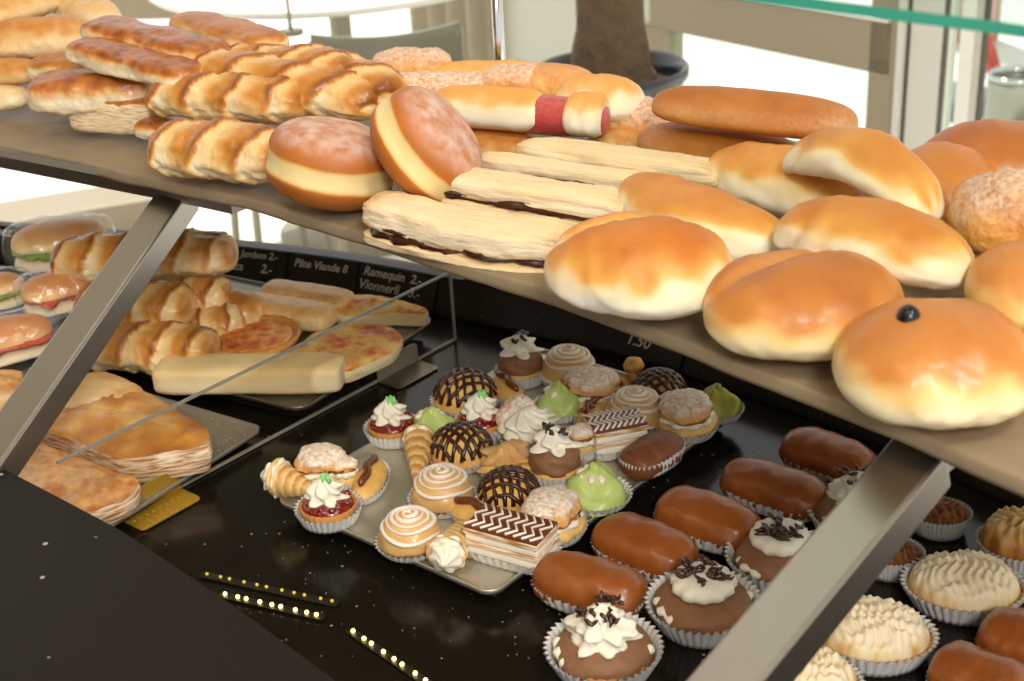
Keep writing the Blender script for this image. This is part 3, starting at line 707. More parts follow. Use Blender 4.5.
def text_mesh(body, size, shear=.2):
    size *= 1.15
    cu = bpy.data.curves.new('t', 'FONT'); cu.body = body; cu.size = size; cu.shear = shear; cu.offset = .0002; cu.extrude = .00015; cu.resolution_u = 3
    cu.space_line = .95
    ob = bpy.data.objects.new('t', cu); C.objects.link(ob)
    me = bpy.data.meshes.new_from_object(ob); bpy.data.objects.remove(ob); me.materials.append(M['chalk']) if not me.materials else None
    return me
def price_card(xa, xb, lines, label, dz=0):
    """card leaning on the sloping face of the ledge; xa..xb pixel columns along its top edge"""
    def top(x):
        best = min(STs, key=lambda p: abs((512+FPX*(p-CAM).dot(RT)/depth(p))-x)); return best
    def at_(x):
        pts = [(512+FPX*(p-CAM).dot(RT)/depth(p), p) for p in STs]
        for (x0, p0), (x1, p1) in zip(pts, pts[1:]):
            if x0 <= x <= x1: return p0.lerp(p1, (x-x0)/(x1-x0))
    A, B = at_(xa), at_(xb); A2, B2 = off2(A, -.001, SZ-.001), off2(B, -.001, SZ-.001)
    mid = (A2+B2)/2; A3, B3 = off2(A, -LD-.001, .003), off2(B, -LD-.001, .003); midb = (A3+B3)/2
    x = (B2-A2).normalized(); yv = (mid-midb); yv = (yv-x*yv.dot(x)).normalized(); z = x.cross(yv)
    h = .043; w = (B2-A2).length
    c = mid-yv*(h/2)+z*.0022
    m_ = Matrix((x, yv, z)).transposed().to_4x4(); m_.translation = c
    t = empty('price_card', m_); tag(t, label, 'price card', 'black chalk price cards')
    card = MB().box((0, 0, 0), (w, h, .002), bev=.0006).build('card', 'black', t)
    for (s, tx, ty, sz) in lines:
        me = text_mesh(s, sz); o = bpy.data.objects.new('writing', me); C.objects.link(o); o.parent = card
        o.location = (tx*w-w/2, h/2-ty, .0013)
    return t
price_card(-40, 26, [('umez', .45, .014, .017)], 'black price card at the far left edge with part of a chalk word')
price_card(200, 289, [('Croissant Jambon 2.-', .10, .012, .0112), ('Pizza      2.-', .3, .030, .014)], 'black price card reading Croissant Jambon and Pizza in chalk')
price_card(295, 360, [('Pâte Viande 8', .04, .016, .0125)], 'black price card reading Pâte Viande in chalk')
price_card(364, 440, [('Ramequin  2.-', .04, .014, .0135), ('Vionnerli   3.-', .0, .031, .0145)], 'black price card reading Ramequin and Vionnerli beside the clear divider')
price_card(590, 690, [('Mignon', .08, .012, .0125), ('1.50', .45, .03, .016)], 'black price card reading 1.50 half hidden under the shelf edge')

# chrome post holding the front glass, and the glass itself
q = off2(min(STs, key=lambda p: abs((512+FPX*(p-CAM).dot(RT)/depth(p))-499)), .006, SZ)
t = empty('glass_post', Matrix.Translation(q)); mb = MB(); mb.tube([(0, 0, .001), (0, 0, .5)], .0055, 14); mb.build('post', 'chrome', t)
mb = MB(); revolve(mb, [(.0, 0), (.010, 0), (.010, .006), (.0, .006)], 20); o = mb.build('foot', 'chrome', t); o.location = (0, 0, .001)
mb = MB(); mb.box((0, 0, 0), (.02, .012, .012), bev=.002); o = mb.build('clamp', 'chrome', t); o.location = (-.004, 0, .365)
tag(t, 'thin vertical chrome post rising behind the breads in front of the curtain', 'post')

# ------------------------------------------------------------------ divider pane with two L brackets
D0, D1 = U(455, 340, .001), U(120, 520, .001); dv = (D1-D0).normalized(); D1 = D0+dv*((D1-D0).length+.05)
hp = .086; Ld = (D1-D0).length
t = empty('acrylic_divider', frame(D0, dv)); tag(t, 'clear acrylic divider standing between the savoury trays and the small cakes', 'divider')
MB().box((Ld/2, 0, hp/2), (Ld, .0025, hp-.002)).build('clear_panel', 'pane', t)
e = .0022
mb = MB(); mb.box((Ld/2, 0, hp), (Ld, .0032, e)); mb.box((Ld/2, 0, .0012), (Ld, .0032, e)); mb.box((0, 0, hp/2), (e, .0032, hp)); mb.build('polished_edge', 'edge', t)
def bracket(xa, ya, xb, yb, mt, name, lab):
    A, B = U(xa, ya, .002), U(xb, yb, .002); s = (A-D0).dot(dv); e_ = (B-D0).dot(dv); l = abs(e_-s); c = D0+dv*((s+e_)/2)
    n = V((dv.y, -dv.x, 0)); 
    if n.x < 0: n = -n
    t = empty(name, frame(c+V((0, 0, .0005)), dv)); y = (t.matrix_world.to_3x3().inverted() @ n).y; sg = 1 if y > 0 else -1
    def plate(L, Wd, r=.006):
        pts = []
        for cx, cy, a0 in ((L/2-r, Wd-r, 0), (-L/2+r, Wd-r, pi/2)):
            for k in range(7): pts.append((cx+r*cos(a0+pi/2*k/6), cy+r*sin(a0+pi/2*k/6)))
        return pts+[(-L/2, 0), (L/2, 0)]
    mb = MB(); mb.prism(plate(l, .024), 0, .0014, bev=.0003); o = mb.build('upright_plate', 'bracketglass' if mt == 'bracket' else mt, t); o.rotation_euler = (pi/2, 0, 0); o.location = (0, sg*.0035, 0)
    mb = MB(); mb.prism(plate(l, .032), 0, .0014, bev=.0003)
    if mt == 'goldreflect':  # raised bars shape the ribbed light reflected in this foot
        for k in range(9): mb.box((-l*.42+k*l*.105, .024, .0018), (.0025, .012, .0014), bev=.0005)
        for k in range(9): mb.box((-l*.42+k*l*.105, .009, .0018), (.0025, .008, .0014), bev=.0005)
    o = mb.build('foot_plate', mt, t); o.location = (0, sg*.004, 0)
    if sg < 0: o.rotation_euler = (0, 0, pi)
    tag(t, lab, 'bracket', 'angled brackets at the foot of the clear divider'); return t
M['bracketglass'] = clear('smoked_clear_bracket', '#a8a494', .10, .15, .45, '#9a9482')
bracket(380, 383, 417, 360, 'bracket', 'divider_bracket', 'smoky grey angled bracket beside the pizza slices')
bracket(124, 522, 180, 488, 'goldreflect', 'divider_bracket', 'angled bracket with a ribbed gold reflection built in, at the corner of the granite worktop')

# ------------------------------------------------------------------ trays
def rrect(L, Wd, r, n=8):
    pts = []
    for cx, cy, a0 in ((L/2-r, Wd/2-r, 0), (-L/2+r, Wd/2-r, pi/2), (-L/2+r, -Wd/2+r, pi), (L/2-r, -Wd/2+r, 3*pi/2)):
        for k in range(n+1): pts.append((cx+r*cos(a0+pi/2*k/n), cy+r*sin(a0+pi/2*k/n)))
    return pts
def tray(corner, xd, L, Wd, side, z, mt, name, label, r=.014, lip=.004, perf=False, drop=.012):
    """corner, long direction xd, width to side (+1 left of xd)"""
    x = V((xd.x, xd.y, 0)).normalized(); y = V((-x.y, x.x, 0))*side; c = corner+x*L/2+y*Wd/2
    t = empty(name, frame(V((c.x, c.y, z)), x)); mb = MB(); N = 9
    loops = [(-.010, .0), (-.004, .0), (-.0015, lip*.8), (0, lip), (.0008, lip*.8), (.0, -.001), (-.004, -.0015)]
    def f(u, v):
        i = int(round(u*(len(loops)-1))); o_, zz = loops[i]; P = rrect(L+2*o_, Wd+2*o_, max(.002, r+o_)); q = P[int(round(v*len(P))) % len(P)]; return ((q[0], q[1], zz), .5, 0)
    P = rrect(L, Wd, r); mb.surf(f, len(loops)-1, len(P))
    Q = rrect(L-.02, Wd-.02, r-.010); mb.face([mb.vert((p[0], p[1], 0)) for p in Q], 0, False)
    Q = rrect(L-.008, Wd-.008, r-.004); mb.face([mb.vert((p[0], p[1], -.0015)) for p in Q][::-1], 0, False)
    mb.build('metal_sheet', mt, t)
    MB().prism(rrect(L*.94, Wd*.94, .01), -drop, -.0018).build('black_stand', 'black', t)
    tag(t, label, 'tray'); return t
cz = .018
Fc, Rc, Lc = U(492, 598, cz), U(747, 412, cz), U(272, 503, cz)
xd = Matrix.Rotation(radians(1.2), 3, 'Z') @ (Rc-Fc); xl = xd.length; wv_ = (U(266, 507, cz)-Fc); wl = abs(wv_.dot(V((-xd.y, xd.x, 0)).normalized()))
tray(Fc, xd, xl, wl, 1, cz, 'tray', 'serving_tray', 'silvery metal tray crowded with assorted small cakes')
print('tray', xl, wl)
az = .02
Fa, Ra = U(302, 413, az), U(437, 320, az)
tray(Fa, Ra-Fa, (Ra-Fa).length, .42, 1, az, 'traydark', 'serving_tray', 'dark steel tray holding croissants and pizza slices', r=.02)
Fb, Rb = U(150, 503, .012), U(264, 430, .012); db = (Fb-Rb).normalized()
M['perf'] = speckled('perforated_aluminium', '#938d84', '#f0e8d0', 300, .28, rough=.45, spec=.8); M['perf'].node_tree.nodes['Principled BSDF'].inputs['Metallic'].default_value = .35
tray(Rb, db, .30, .34, -1, .012, 'perf', 'serving_tray', 'perforated grey metal tray under the flaky turnovers', r=.012, drop=.0105)

# ------------------------------------------------------------------ placement helpers
def put(o, px, py, z, rz=0, tilt=None):
    """object base on height z; px,py = where its base centre is seen"""
    q = U(px, py, z); o.matrix_world = Matrix.Translation(q) @ Matrix.Rotation(radians(rz), 4, 'Z'); return o
def spine(xa, ya, za, xb, yb, zb):
    A, B = U(xa, ya, za), U(xb, yb, zb); return A, B
def bar_item(name, cat, label, A, B, thick, mat, group=None, aspect=.8, roll=0, drop=0, zfloor=None, **k):
    """loaf between A=(px,py,z) and B=(px,py,z) of its centre line; thick = apparent pixel thickness"""
    a, b = spine(*A, *B); c = (a+b)/2; L = (b-a).length; mpp = pxm(c); vert = thick*mpp
    # apparent thickness = H cos(dep) + W sin(dep) roughly
    fl = k.get('flat', .35); w = vert/sqrt((.9*aspect*(1-fl/2))**2+.43**2)*1.0; h = w*aspect
    hc = h/2*(1-fl)                       # centre line above base
    x = (b-a).normalized()
    m_ = frame(c, x); 
    if roll: m_ = m_ @ Matrix.Rotation(radians(roll), 4, 'X')
    m_ = m_ @ Matrix.Translation((0, 0, -hc))
    o = loaf(name, L, w, h, mat, *((110, 64) if k.get('ridges') else (64, 44)), **k); o.matrix_world = m_; tag(o, label, cat, group); return o
exec_items = True
# ------------------------------------------------------------------ light
w = bpy.data.worlds.new('world'); bpy.context.scene.world = w; w.use_nodes = True
w.node_tree.nodes['Background'].inputs[0].default_value = (1, .985, .95, 1); w.node_tree.nodes['Background'].inputs[1].default_value = 1.0
s = bpy.data.lights.new('sun', 'SUN'); s.energy = 4.5; s.angle = radians(1.0); s.color = (1, .97, .9); so = bpy.data.objects.new('sun', s); C.objects.link(so)
so.rotation_euler = V((.12, -.5, -.86)).to_track_quat('-Z', 'Y').to_euler()
def area(name, loc, target, size, power, col=(1, .95, .86)):
    l = bpy.data.lights.new(name, 'AREA'); l.size = size; l.energy = power; l.color = col; o = bpy.data.objects.new(name, l); C.objects.link(o)
    o.location = loc; o.rotation_euler = (V(target)-V(loc)).to_track_quat('-Z', 'Y').to_euler(); return o
area('fill_light', (.75, -.1, 1.9), (.25, .95, .2), .35, 20)  # unseen light added to brighten the right side
area('fill_light', (-.6, .2, 1.9), (-.3, 1.3, .2), .4, 6.5, (1, .86, .68))  # unseen warm light added over the left of the shelf
area('fill_light', (.3, -1.3, 1.7), (.05, 1.3, 0), .5, 40, (1, .96, .89))  # unseen frontal light added to reach the cakes under the shelf

area('fill_light', (-.1, 1.6, 1.93), (-.1, 1.6, 0), .8, 2.6, (1, .97, .95))  # unseen overhead light added for the sheen on the right arm
# ------------------------------------------------------------------ breads on the shelf
S = .2735
sg_top = lambda x, c, s_: sm(.2, .8, s_)
bar_item('bread_roll', 'bread roll', 'pale split roll at the shelf edge, leftmost of the large rolls', (553, 262, .306), (730, 287, .306), 104, 'pale_roll', aspect=.72, crease=.24, seed=4, p=2.3, bake0=-.05, bake1=1.0, lump=.06, flat=.45)
bar_item('bread_roll', 'bread roll', 'pale long roll lying between the chocolate sticks and the split roll', (628, 192, .306), (782, 250, .306), 70, 'pale_roll', aspect=.85, seed=6, bake0=-.12, bake1=.85, bend=-.012, p=2.4, pinch=.10, lump=.07)
bar_item('bread_roll', 'bread roll', 'pale roll in the middle row with its right end under the arched roll', (712, 170, .305), (866, 214, .305), 70, 'pale_roll', aspect=.85, seed=8, bake0=-.05, bake1=.8, arch=.004, p=2.4, lump=.08, pinch=.08)
bar_item('bread_roll', 'bread roll', 'pale arched roll on top of the pile with its back curved towards the window', (792, 165, .335), (935, 218, .335), 58, 'pale_roll', aspect=.85, seed=9, bake0=-.12, bake1=.85, arch=.022, p=2.6, pinch=.16, lump=.07)
bar_item('bread_roll', 'bread roll', 'pale long roll lying directly behind the roll with the black olive', (780, 232, .322), (970, 276, .322), 76, 'pale_roll', aspect=.85, seed=11, bake0=-.1, bake1=.9, arch=.008, p=2.5, pinch=.2, lump=.07)
bar_item('bread_roll', 'bread roll', 'shiny brown roll with a pale base, left of the roll with the black olive', (703, 312, .300), (905, 312, .300), 112, 'brown_roll', aspect=.66, seed=12, bake0=.05, bake1=.9, crease=.17, p=2.5, flat=.4, lump=.05)
# big round roll with olive
q = U(934, 366, .302); t = empty('olive_roll', Matrix.Translation((q.x, q.y, .274))); k = pxm(q)
MB().surf(loaf_f(196*k, 190*k, .084, p=2.3, flat=.42, bake0=-.05, bake1=.75, lump=.06, seed=14), 48, 48).build('crust', 'brown_roll', t)
q2 = U(908, 314, .316); l_ = V((-.019, -.004, .0630))
mb = MB(); mb.surf(lambda u, v: ((.0072*sin(pi*u)*cos(2*pi*v), .0078*sin(pi*u)*sin(2*pi*v), .0085*cos(pi*u)), .5, 0), 14, 18); o = mb.build('black_olive', 'olive', t); o.location = l_; 
tag(t, 'big round golden roll with one black olive on top, nearest the right arm', 'olive roll')
bar_item('bread_roll', 'bread roll', 'large brown roll at the back against the window mullions', (912, 172, .318), (1085, 178, .318), 100, 'brown_roll', aspect=.75, seed=15, bake0=.3, bake1=.95, p=2.2)
bar_item('bread_roll', 'bread roll', 'brown roll in front of the window mullions, beside the arched pale roll', (880, 196, .312), (1002, 210, .312), 108, 'brown_roll', aspect=.75, seed=16, bake0=.25, bake1=.75, p=2.2)
bar_item('sugared_bun', 'bun', 'sugar crusted bun at the right edge of the picture', (957, 228, .335), (1062, 215, .335), 92, 'sugarcrust', aspect=.85, seed=17, lump=.12, sugar=lambda x, c, s_: sm(.2, 1, s_)*.8)
bar_item('bread_roll', 'bread roll', 'golden brown roll at the right edge below the sugar crusted bun', (968, 296, .320), (1090, 290, .320), 94, 'brown_roll', aspect=.8, seed=18, bake0=.2, bake1=.65, p=2.2)
bar_item('bread_roll', 'bread roll', 'brown roll under the arched roll, only a strip of it showing', (830, 205, .298), (930, 240, .298), 60, 'brown_roll', aspect=.75, seed=19, bake0=.3, bake1=.8)
bar_item('milk_bread', 'bread', 'long brown sugar-dusted bread on top in front of the white window', (655, 105, .345), (856, 127, .345), 46, 'long_brown', aspect=.85, seed=20, p=3.2, bake0=.2, bake1=.7, sugar=lambda x, c, s_: sm(-.6, .2, -abs(s_-.2))*.9+sm(.5, 1, x)*.6, lump=.03)
bar_item('milk_bread', 'bread', 'long brown bread lying below the top one, mostly covered by pale rolls', (640, 140, .305), (800, 160, .305), 42, 'long_brown', aspect=.85, seed=21, p=3, bake0=.2, bake1=.7, sugar=lambda x, c, s_: sm(-.3, -1, x), lump=.03)
bar_item('sugared_bun', 'bun', 'sugar crusted bun between the sausage roll and the long brown breads', (600, 122, .300), (668, 128, .300), 50, 'sugarcrust', aspect=.85, seed=22, lump=.12, sugar=lambda x, c, s_: sm(.0, .8, s_))

# sticks with chocolate
def stick(A, B, thick, seed, label, bend=0, under=True, mat='stick', aspect=.62, arch=0):
    a, b = spine(*A, *B); c = (a+b)/2; L = (b-a).length; w_ = thick*pxm(c)/sqrt((.9*aspect)**2+.43**2)*.95; h = w_*aspect
    t = empty('chocolate_stick', frame(c, (b-a).normalized()) @ Matrix.Translation((0, 0, -h/2))); tag(t, label, 'pastry', 'puff pastry sticks with chocolate')
    MB().surf(loaf_f(L, w_, h, p=7, sq=.55, flat=.1, lump=.16, seed=seed, bake0=.15, bake1=.45, endbake=.3, bend=bend, arch=arch), 56, 36).build('pastry', mat, t)
    if under:
        m_ = MB(); m_.surf(loaf_f(L*.93, w_*.99, h*.5, p=5, sq=.6, flat=.2, lump=.45, seed=seed+9, bend=bend), 50, 26); o = m_.build('chocolate_filling', 'choc', t); o.location.z = -h*.10
        m_ = MB(); m_.surf(loaf_f(L*1.0, w_*1.15, h*.4, p=6, sq=.55, flat=.2, lump=.15, seed=seed+5, bake0=.3, bake1=.6, bend=bend), 44, 24); o = m_.build('pastry_base', mat, t); o.location.z = -h*.36
    return t
stick((372, 206, .296), (580, 243, .290), 42, 31, 'pale flaky chocolate stick at the shelf edge, running from the doughnuts to the split roll', bend=-.010)
stick((438, 176, .312), (634, 208, .308), 32, 33, 'long pale chocolate stick starting at the sugared doughnut', bend=.0)
stick((478, 158, .306), (655, 184, .303), 20, 34, 'thin golden chocolate stick lying in the middle of the stick row')
stick((522, 148, .308), (722, 176, .312), 30, 35, 'pale chocolate stick right below the red sausage', bend=.006)
stick((420, 200, .285), (560, 222, .283), 24, 36, 'chocolate stick lying deepest, dark filling showing below the long one')

# doughnuts
def doughnut(px, py, z, D, H, up, right, label, seed):
    q = U(px, py, z); zax = (RT*up[0]+UP*up[1]-F*up[2]).normalized(); xax = RT*right[0]+UP*right[1]; xax = (xax-zax*xax.dot(zax)).normalized(); y = zax.cross(xax)
    m_ = Matrix((xax, y, zax)).transposed().to_4x4(); m_.translation = q
    mb = MB()
    def f(u, v):
        t = pi*u; a = 2*pi*v; lat = cos(t); r = sin(t)**.62; k = 1-.035*exp(-(lat/.16)**2)+.03*n3((cos(a), sin(a), lat), 1.5, seed)
        zz = math.copysign(abs(lat)**.8, lat)
        bk = .02+.75*sm(.10, .30, abs(lat)+.05*n3((cos(a)*2, sin(a)*2, 0), 1, seed)); 
        return (D/2*r*k*cos(a), D/2*r*k*sin(a), H/2*zz), bk, sm(.35, .85, lat)*.8
    mb.surf(f, 48, 56); o = mb.build('doughnut', 'doughnut'); o.matrix_world = m_; tag(o, label, 'doughnut', 'sugared doughnuts'); return o
doughnut(331, 163, .314, .117, .070, (.18, .90, .40), (1, -.2), 'sugared doughnut lying flat with its pale ring nearly level, left of the tilted one', 1)
doughnut(427, 146, .334, .110, .066, (.74, .52, .40), (.4, -.8), 'sugared doughnut leaning on edge with its pale ring tilted steeply', 2)

# savoury rolls and twists on the left of the shelf
def croi(A, B, th, label, seed, n=5, skew=.7, mat='croissant', aspect=.88, **k):
    d = dict(p=4.5, taper=0, rdep=-.13, endbake=.25, bake0=.0, bake1=.55, lump=.13, flat=.3); d.update(k)
    return bar_item('wrapped_roll', 'pastry', label, A, B, th, mat, aspect=aspect, seed=seed, ridges=n, skew=skew, **d)
croi((154, 98, .325), (308, 104, .325), 50, 'shiny wrapped pastry roll on the upper layer, left of the twisted ones', 41, 4)
croi((160, 150, .302), (288, 160, .302), 60, 'shiny wrapped pastry roll at the shelf edge beside the flat doughnut', 42, 3)
croi((198, 70, .345), (380, 106, .322), 52, 'long twisted pastry roll ending just above the tilted doughnut', 43, 4, skew=1.1, p=4)
croi((230, 62, .345), (352, 74, .345), 40, 'twisted pastry roll lying behind the long twisted one', 44, 4, skew=1.0)
croi((300, 62, .34), (398, 96, .33), 44, 'short twisted pastry end poking out above the tilted doughnut', 45, 3, skew=1.2)
def cheese(A, B, th, label, seed, mat='cheese', name='cheese_stick', **k):
    d = dict(p=6, sq=.65, flat=.25, lump=.12, bake0=-.15, bake1=.85); d.update(k)
    return bar_item(name, 'pastry', label, A, B, th, mat, aspect=.6, seed=seed, **d)
cheese((94, 30, .37), (220, 60, .355), 34, 'browned cheese stick on top at the back, near the grey floor', 51)
cheese((78, 50, .36), (196, 80, .345), 32, 'browned cheese stick lying in front of the top one', 52)
cheese((36, 94, .318), (158, 90, .318), 46, 'broad browned cheese pastry behind the pale flaky block', 53)
cheese((184, 24, .36), (274, 48, .36), 32, 'brown flaky pastry slice rising behind the twisted rolls', 54, mat='puff')
cheese((140, 128, .292), (230, 132, .292), 24, 'flat brown pastry hidden below the wrapped rolls', 55)
cheese((36, 68, .325), (140, 72, .325), 30, 'dull brown pastry wedged under the cheese sticks at the far left', 56, mat='puff')
# flaky block
a, b = U(76, 113, .298), U(158, 118, .298); t = empty('flaky_block', frame((a+b)/2, b-a)); L = (b-a).length
mb = MB(); mb.surf(loaf_f(L, .034, .036, p=9, sq=.4, flat=.0, lump=.06, seed=5, bake0=.1, bake1=.3), 36, 32); mb.build('layers', 'leaves_pale', t).location.z = -.017
mb = MB(); mb.surf(loaf_f(L*.92, .030, .010, p=8, sq=.5, flat=.2, lump=.12, seed=6, bake0=.45, bake1=.75), 30, 24); mb.build('browned_top', 'cheese', t).location.z = .012
tag(t, 'pale flaky pastry block with a browned top, at the left shelf edge', 'pastry')
def bun(A, B, th, label, seed, mat='puff', **k):
    d = dict(p=2.8, bake0=.1, bake1=.65, lump=.06); d.update(k)
    return bar_item('savoury_roll', 'pastry', label, A, B, th, mat, aspect=.8, seed=seed, **d)
bun((-40, 22, .37), (56, -2, .37), 40, 'golden roll cut off by the top left corner', 61)
bun((52, 0, .355), (110, 22, .355), 36, 'pale ended roll at the top left beside the grey chair leg', 62, bake0=-.1, bake1=.4)
bun((-14, 46, .340), (94, 38, .340), 46, 'broad tan roll below the top left corner', 63)
bun((-30, 74, .318), (42, 74, .318), 28, 'small orange brown roll at the left edge, above a whitish one', 64, bake0=.3, bake1=.7)
bun((-34, 100, .292), (28, 99, .292), 30, 'small whitish roll end at the left edge, lowest of its pile', 65, bake0=-.1, bake1=.25)
bun((372, 68, .335), (452, 64, .335), 34, 'orange sugar crusted pastry in front of the grey chair', 66, mat='sugarcrust', sugar=lambda x, c, s_: sm(.1, .8, s_), lump=.14)
bun((418, 78, .325), (548, 74, .325), 28, 'yellow smooth pastry at the back near the chrome post', 67, mat='choux', bake0=.2, bake1=.6)
bun((352, 92, .325), (505, 90, .325), 36, 'pink sugar sprinkled long pastry behind the sausage roll', 68, mat='sugarcrust', sugar=lambda x, c, s_: sm(-.1, .6, s_)*1.2, lump=.1)
bun((480, 84, .33), (596, 88, .33), 42, 'pastry roll sprinkled with coarse sugar behind the red sausage', 69, mat='sugarcrust', bake0=.1, bake1=.5, sugar=lambda x, c, s_: sm(.2, .7, s_)*(1 if x < 0 else .2))
bun((560, 98, .322), (640, 106, .322), 50, 'round-ended pale roll in front of the plant pot', 70, mat='pale_roll', bake0=-.1, bake1=.6)
bun((590, 140, .290), (660, 150, .290), 30, 'small pastry wrapped in film under the round-ended roll', 71, mat='puff')
bun((440, 142, .288), (540, 150, .288), 30, 'pastry half hidden below the sausage roll', 72, mat='puff', bake0=.3, bake1=.8)
# hot dog
a, b = U(438, 110, .318), U(606, 122, .318); t = empty('sausage_roll', frame((a+b)/2, b-a)); L = (b-a).length
for (s0, s1, nm) in ((-.5, .17, 'dough'), (.285, .50, 'dough')):
    mb = MB(); mb.surf(loaf_f(L*(s1-s0), .052, .048, p=4, flat=.3, lump=.05, seed=7, bake0=-.1, bake1=.62), 34, 32); o = mb.build(nm, 'pale_roll', t); o.location = (L*(s0+s1)/2, 0, -.014)
mb = MB(); mb.surf(loaf_f(L*.99, .040, .038, p=5, flat=.0, lump=.05, seed=8), 40, 24); o = mb.build('sausage', 'sausage', t); o.location = (L*.015, 0, -.0165)
tag(t, 'bread roll wrapped round a red sausage that shows in the gap', 'sausage roll')

# ------------------------------------------------------------------ lower left trays
T1 = .022
def lowroll(A, B, th, label, seed, n=5, **k): return croi(A, B, th, label, seed, n, group='ham croissants on the dark tray', **k)
lowroll((55, 262, .098), (236, 256, .098), 50, 'striped croissant roll on top of the pile, behind the left arm', 81, 6)
lowroll((80, 308, .07), (192, 310, .07), 50, 'striped croissant roll in the middle of the pile, right of the left arm', 82, 4)
lowroll((70, 346, .044), (216, 354, .044), 52, 'striped croissant roll at the front of the pile, nearest the turnovers', 83, 5)
lowroll((168, 300, .064), (232, 296, .064), 38, 'pale croissant end just right of the middle croissant', 84, 2)
lowroll((186, 332, .042), (242, 318, .042), 34, 'short croissant end lowest in the gap next to the sticks', 85, 2)
bar_item('savoury_roll', 'pastry', 'small brown pastry standing behind the croissant ends', (220, 308, .040), (262, 318, .040), 40, 'croissant', aspect=.9, seed=86)
def film(o, parent_name='plastic_bag', grow=1.16, seed=1):
    """crinkled bag around a loaf: own geometry from the bread's bounds"""
    bb = [V(c) for c in o.bound_box]; lo = V((min(c.x for c in bb), min(c.y for c in bb), min(c.z for c in bb))); hi = V((max(c.x for c in bb), max(c.y for c in bb), max(c.z for c in bb)))
    cn = (lo+hi)/2; h = (hi-lo)/2*grow
    mb = MB()
    def f(u, v):
        x = -cos(pi*u); r = (1-abs(x)**4)**.25 if abs(x) < 1 else 0; a = 2*pi*v; k = 1+.09*n3((x*3, cos(a)*2, sin(a)*2), 2, seed)+.04*n3((x*9, cos(a)*6, sin(a)*6), 1, seed)
        z = sin(a)*r*k*h.z
        return (cn.x+x*h.x*1.12, cn.y+cos(a)*r*k*h.y*1.05, max(lo.z-.0002, cn.z+z)), .5, 0
    mb.surf(f, 40, 40); return mb.build(parent_name, 'plastic')
def sandwich(A, B, th, label, seed, fill='lettuce', bake=(.1, .5), aspect=.8):
    a, b = spine(*A, *B); c = (a+b)/2; L = (b-a).length; w_ = th*pxm(c)/sqrt((.9*aspect)**2+.43**2)*.95; h = w_*aspect
    t = empty('wrapped_sandwich', frame(c, b-a) @ Matrix.Translation((0, 0, -h/2))); tag(t, label, 'sandwich', 'sandwiches in clear plastic bags')
    MB().surf(loaf_f(L, w_, h*.62, p=2.8, flat=.5, seed=seed, bake0=.05, bake1=.4), 30, 28).build('bread_base', 'pale_roll', t)
    o = MB().surf(loaf_f(L*.99, w_*1.04, h*.2, p=3, flat=.2, lump=.5, seed=seed+2), 40, 36).build('filling', fill, t); o.location.z = h*.42
    o = MB().surf(loaf_f(L, w_, h*.9, p=2.6, flat=.75, seed=seed+4, bake0=bake[0], bake1=bake[1]), 32, 30).build('bread_top', 'brown_roll', t); o.location.z = h*.45
    mb = MB()
    def f(u, v):
        x = -cos(pi*u); r = max(0, 1-abs(x)**4)**.25; an = 2*pi*v; k = 1+.10*n3((x*3, cos(an)*2, sin(an)*2), 2, seed)+.05*n3((x*9, cos(an)*6, sin(an)*6), 1, seed)
        return (x*L*.58, cos(an)*r*k*w_*.57, max(.0003, h*.52+sin(an)*r*k*h*.60)), .5, 0
    mb.surf(f, 44, 44); mb.build('plastic_bag', 'plastic', t); return t
sandwich((12, 250, .075), (108, 238, .075), 50, 'bun with green salad in a clear bag, behind the left arm at the back', 91)
sandwich((22, 300, .070), (98, 282, .070), 44, 'orange brown sandwich with a red filling in a clear bag, left of the left arm', 92, 'ham', (.2, .6))
sandwich((-60, 355, .060), (52, 328, .060), 48, 'orange sandwich in a crinkled clear bag cut off by the left edge', 93, 'ham', (.2, .6))
sandwich((-70, 300, .055), (26, 286, .055), 40, 'brownish sandwich in a clear bag at the left edge under the price card', 94, 'lettuce', (.1, .5))

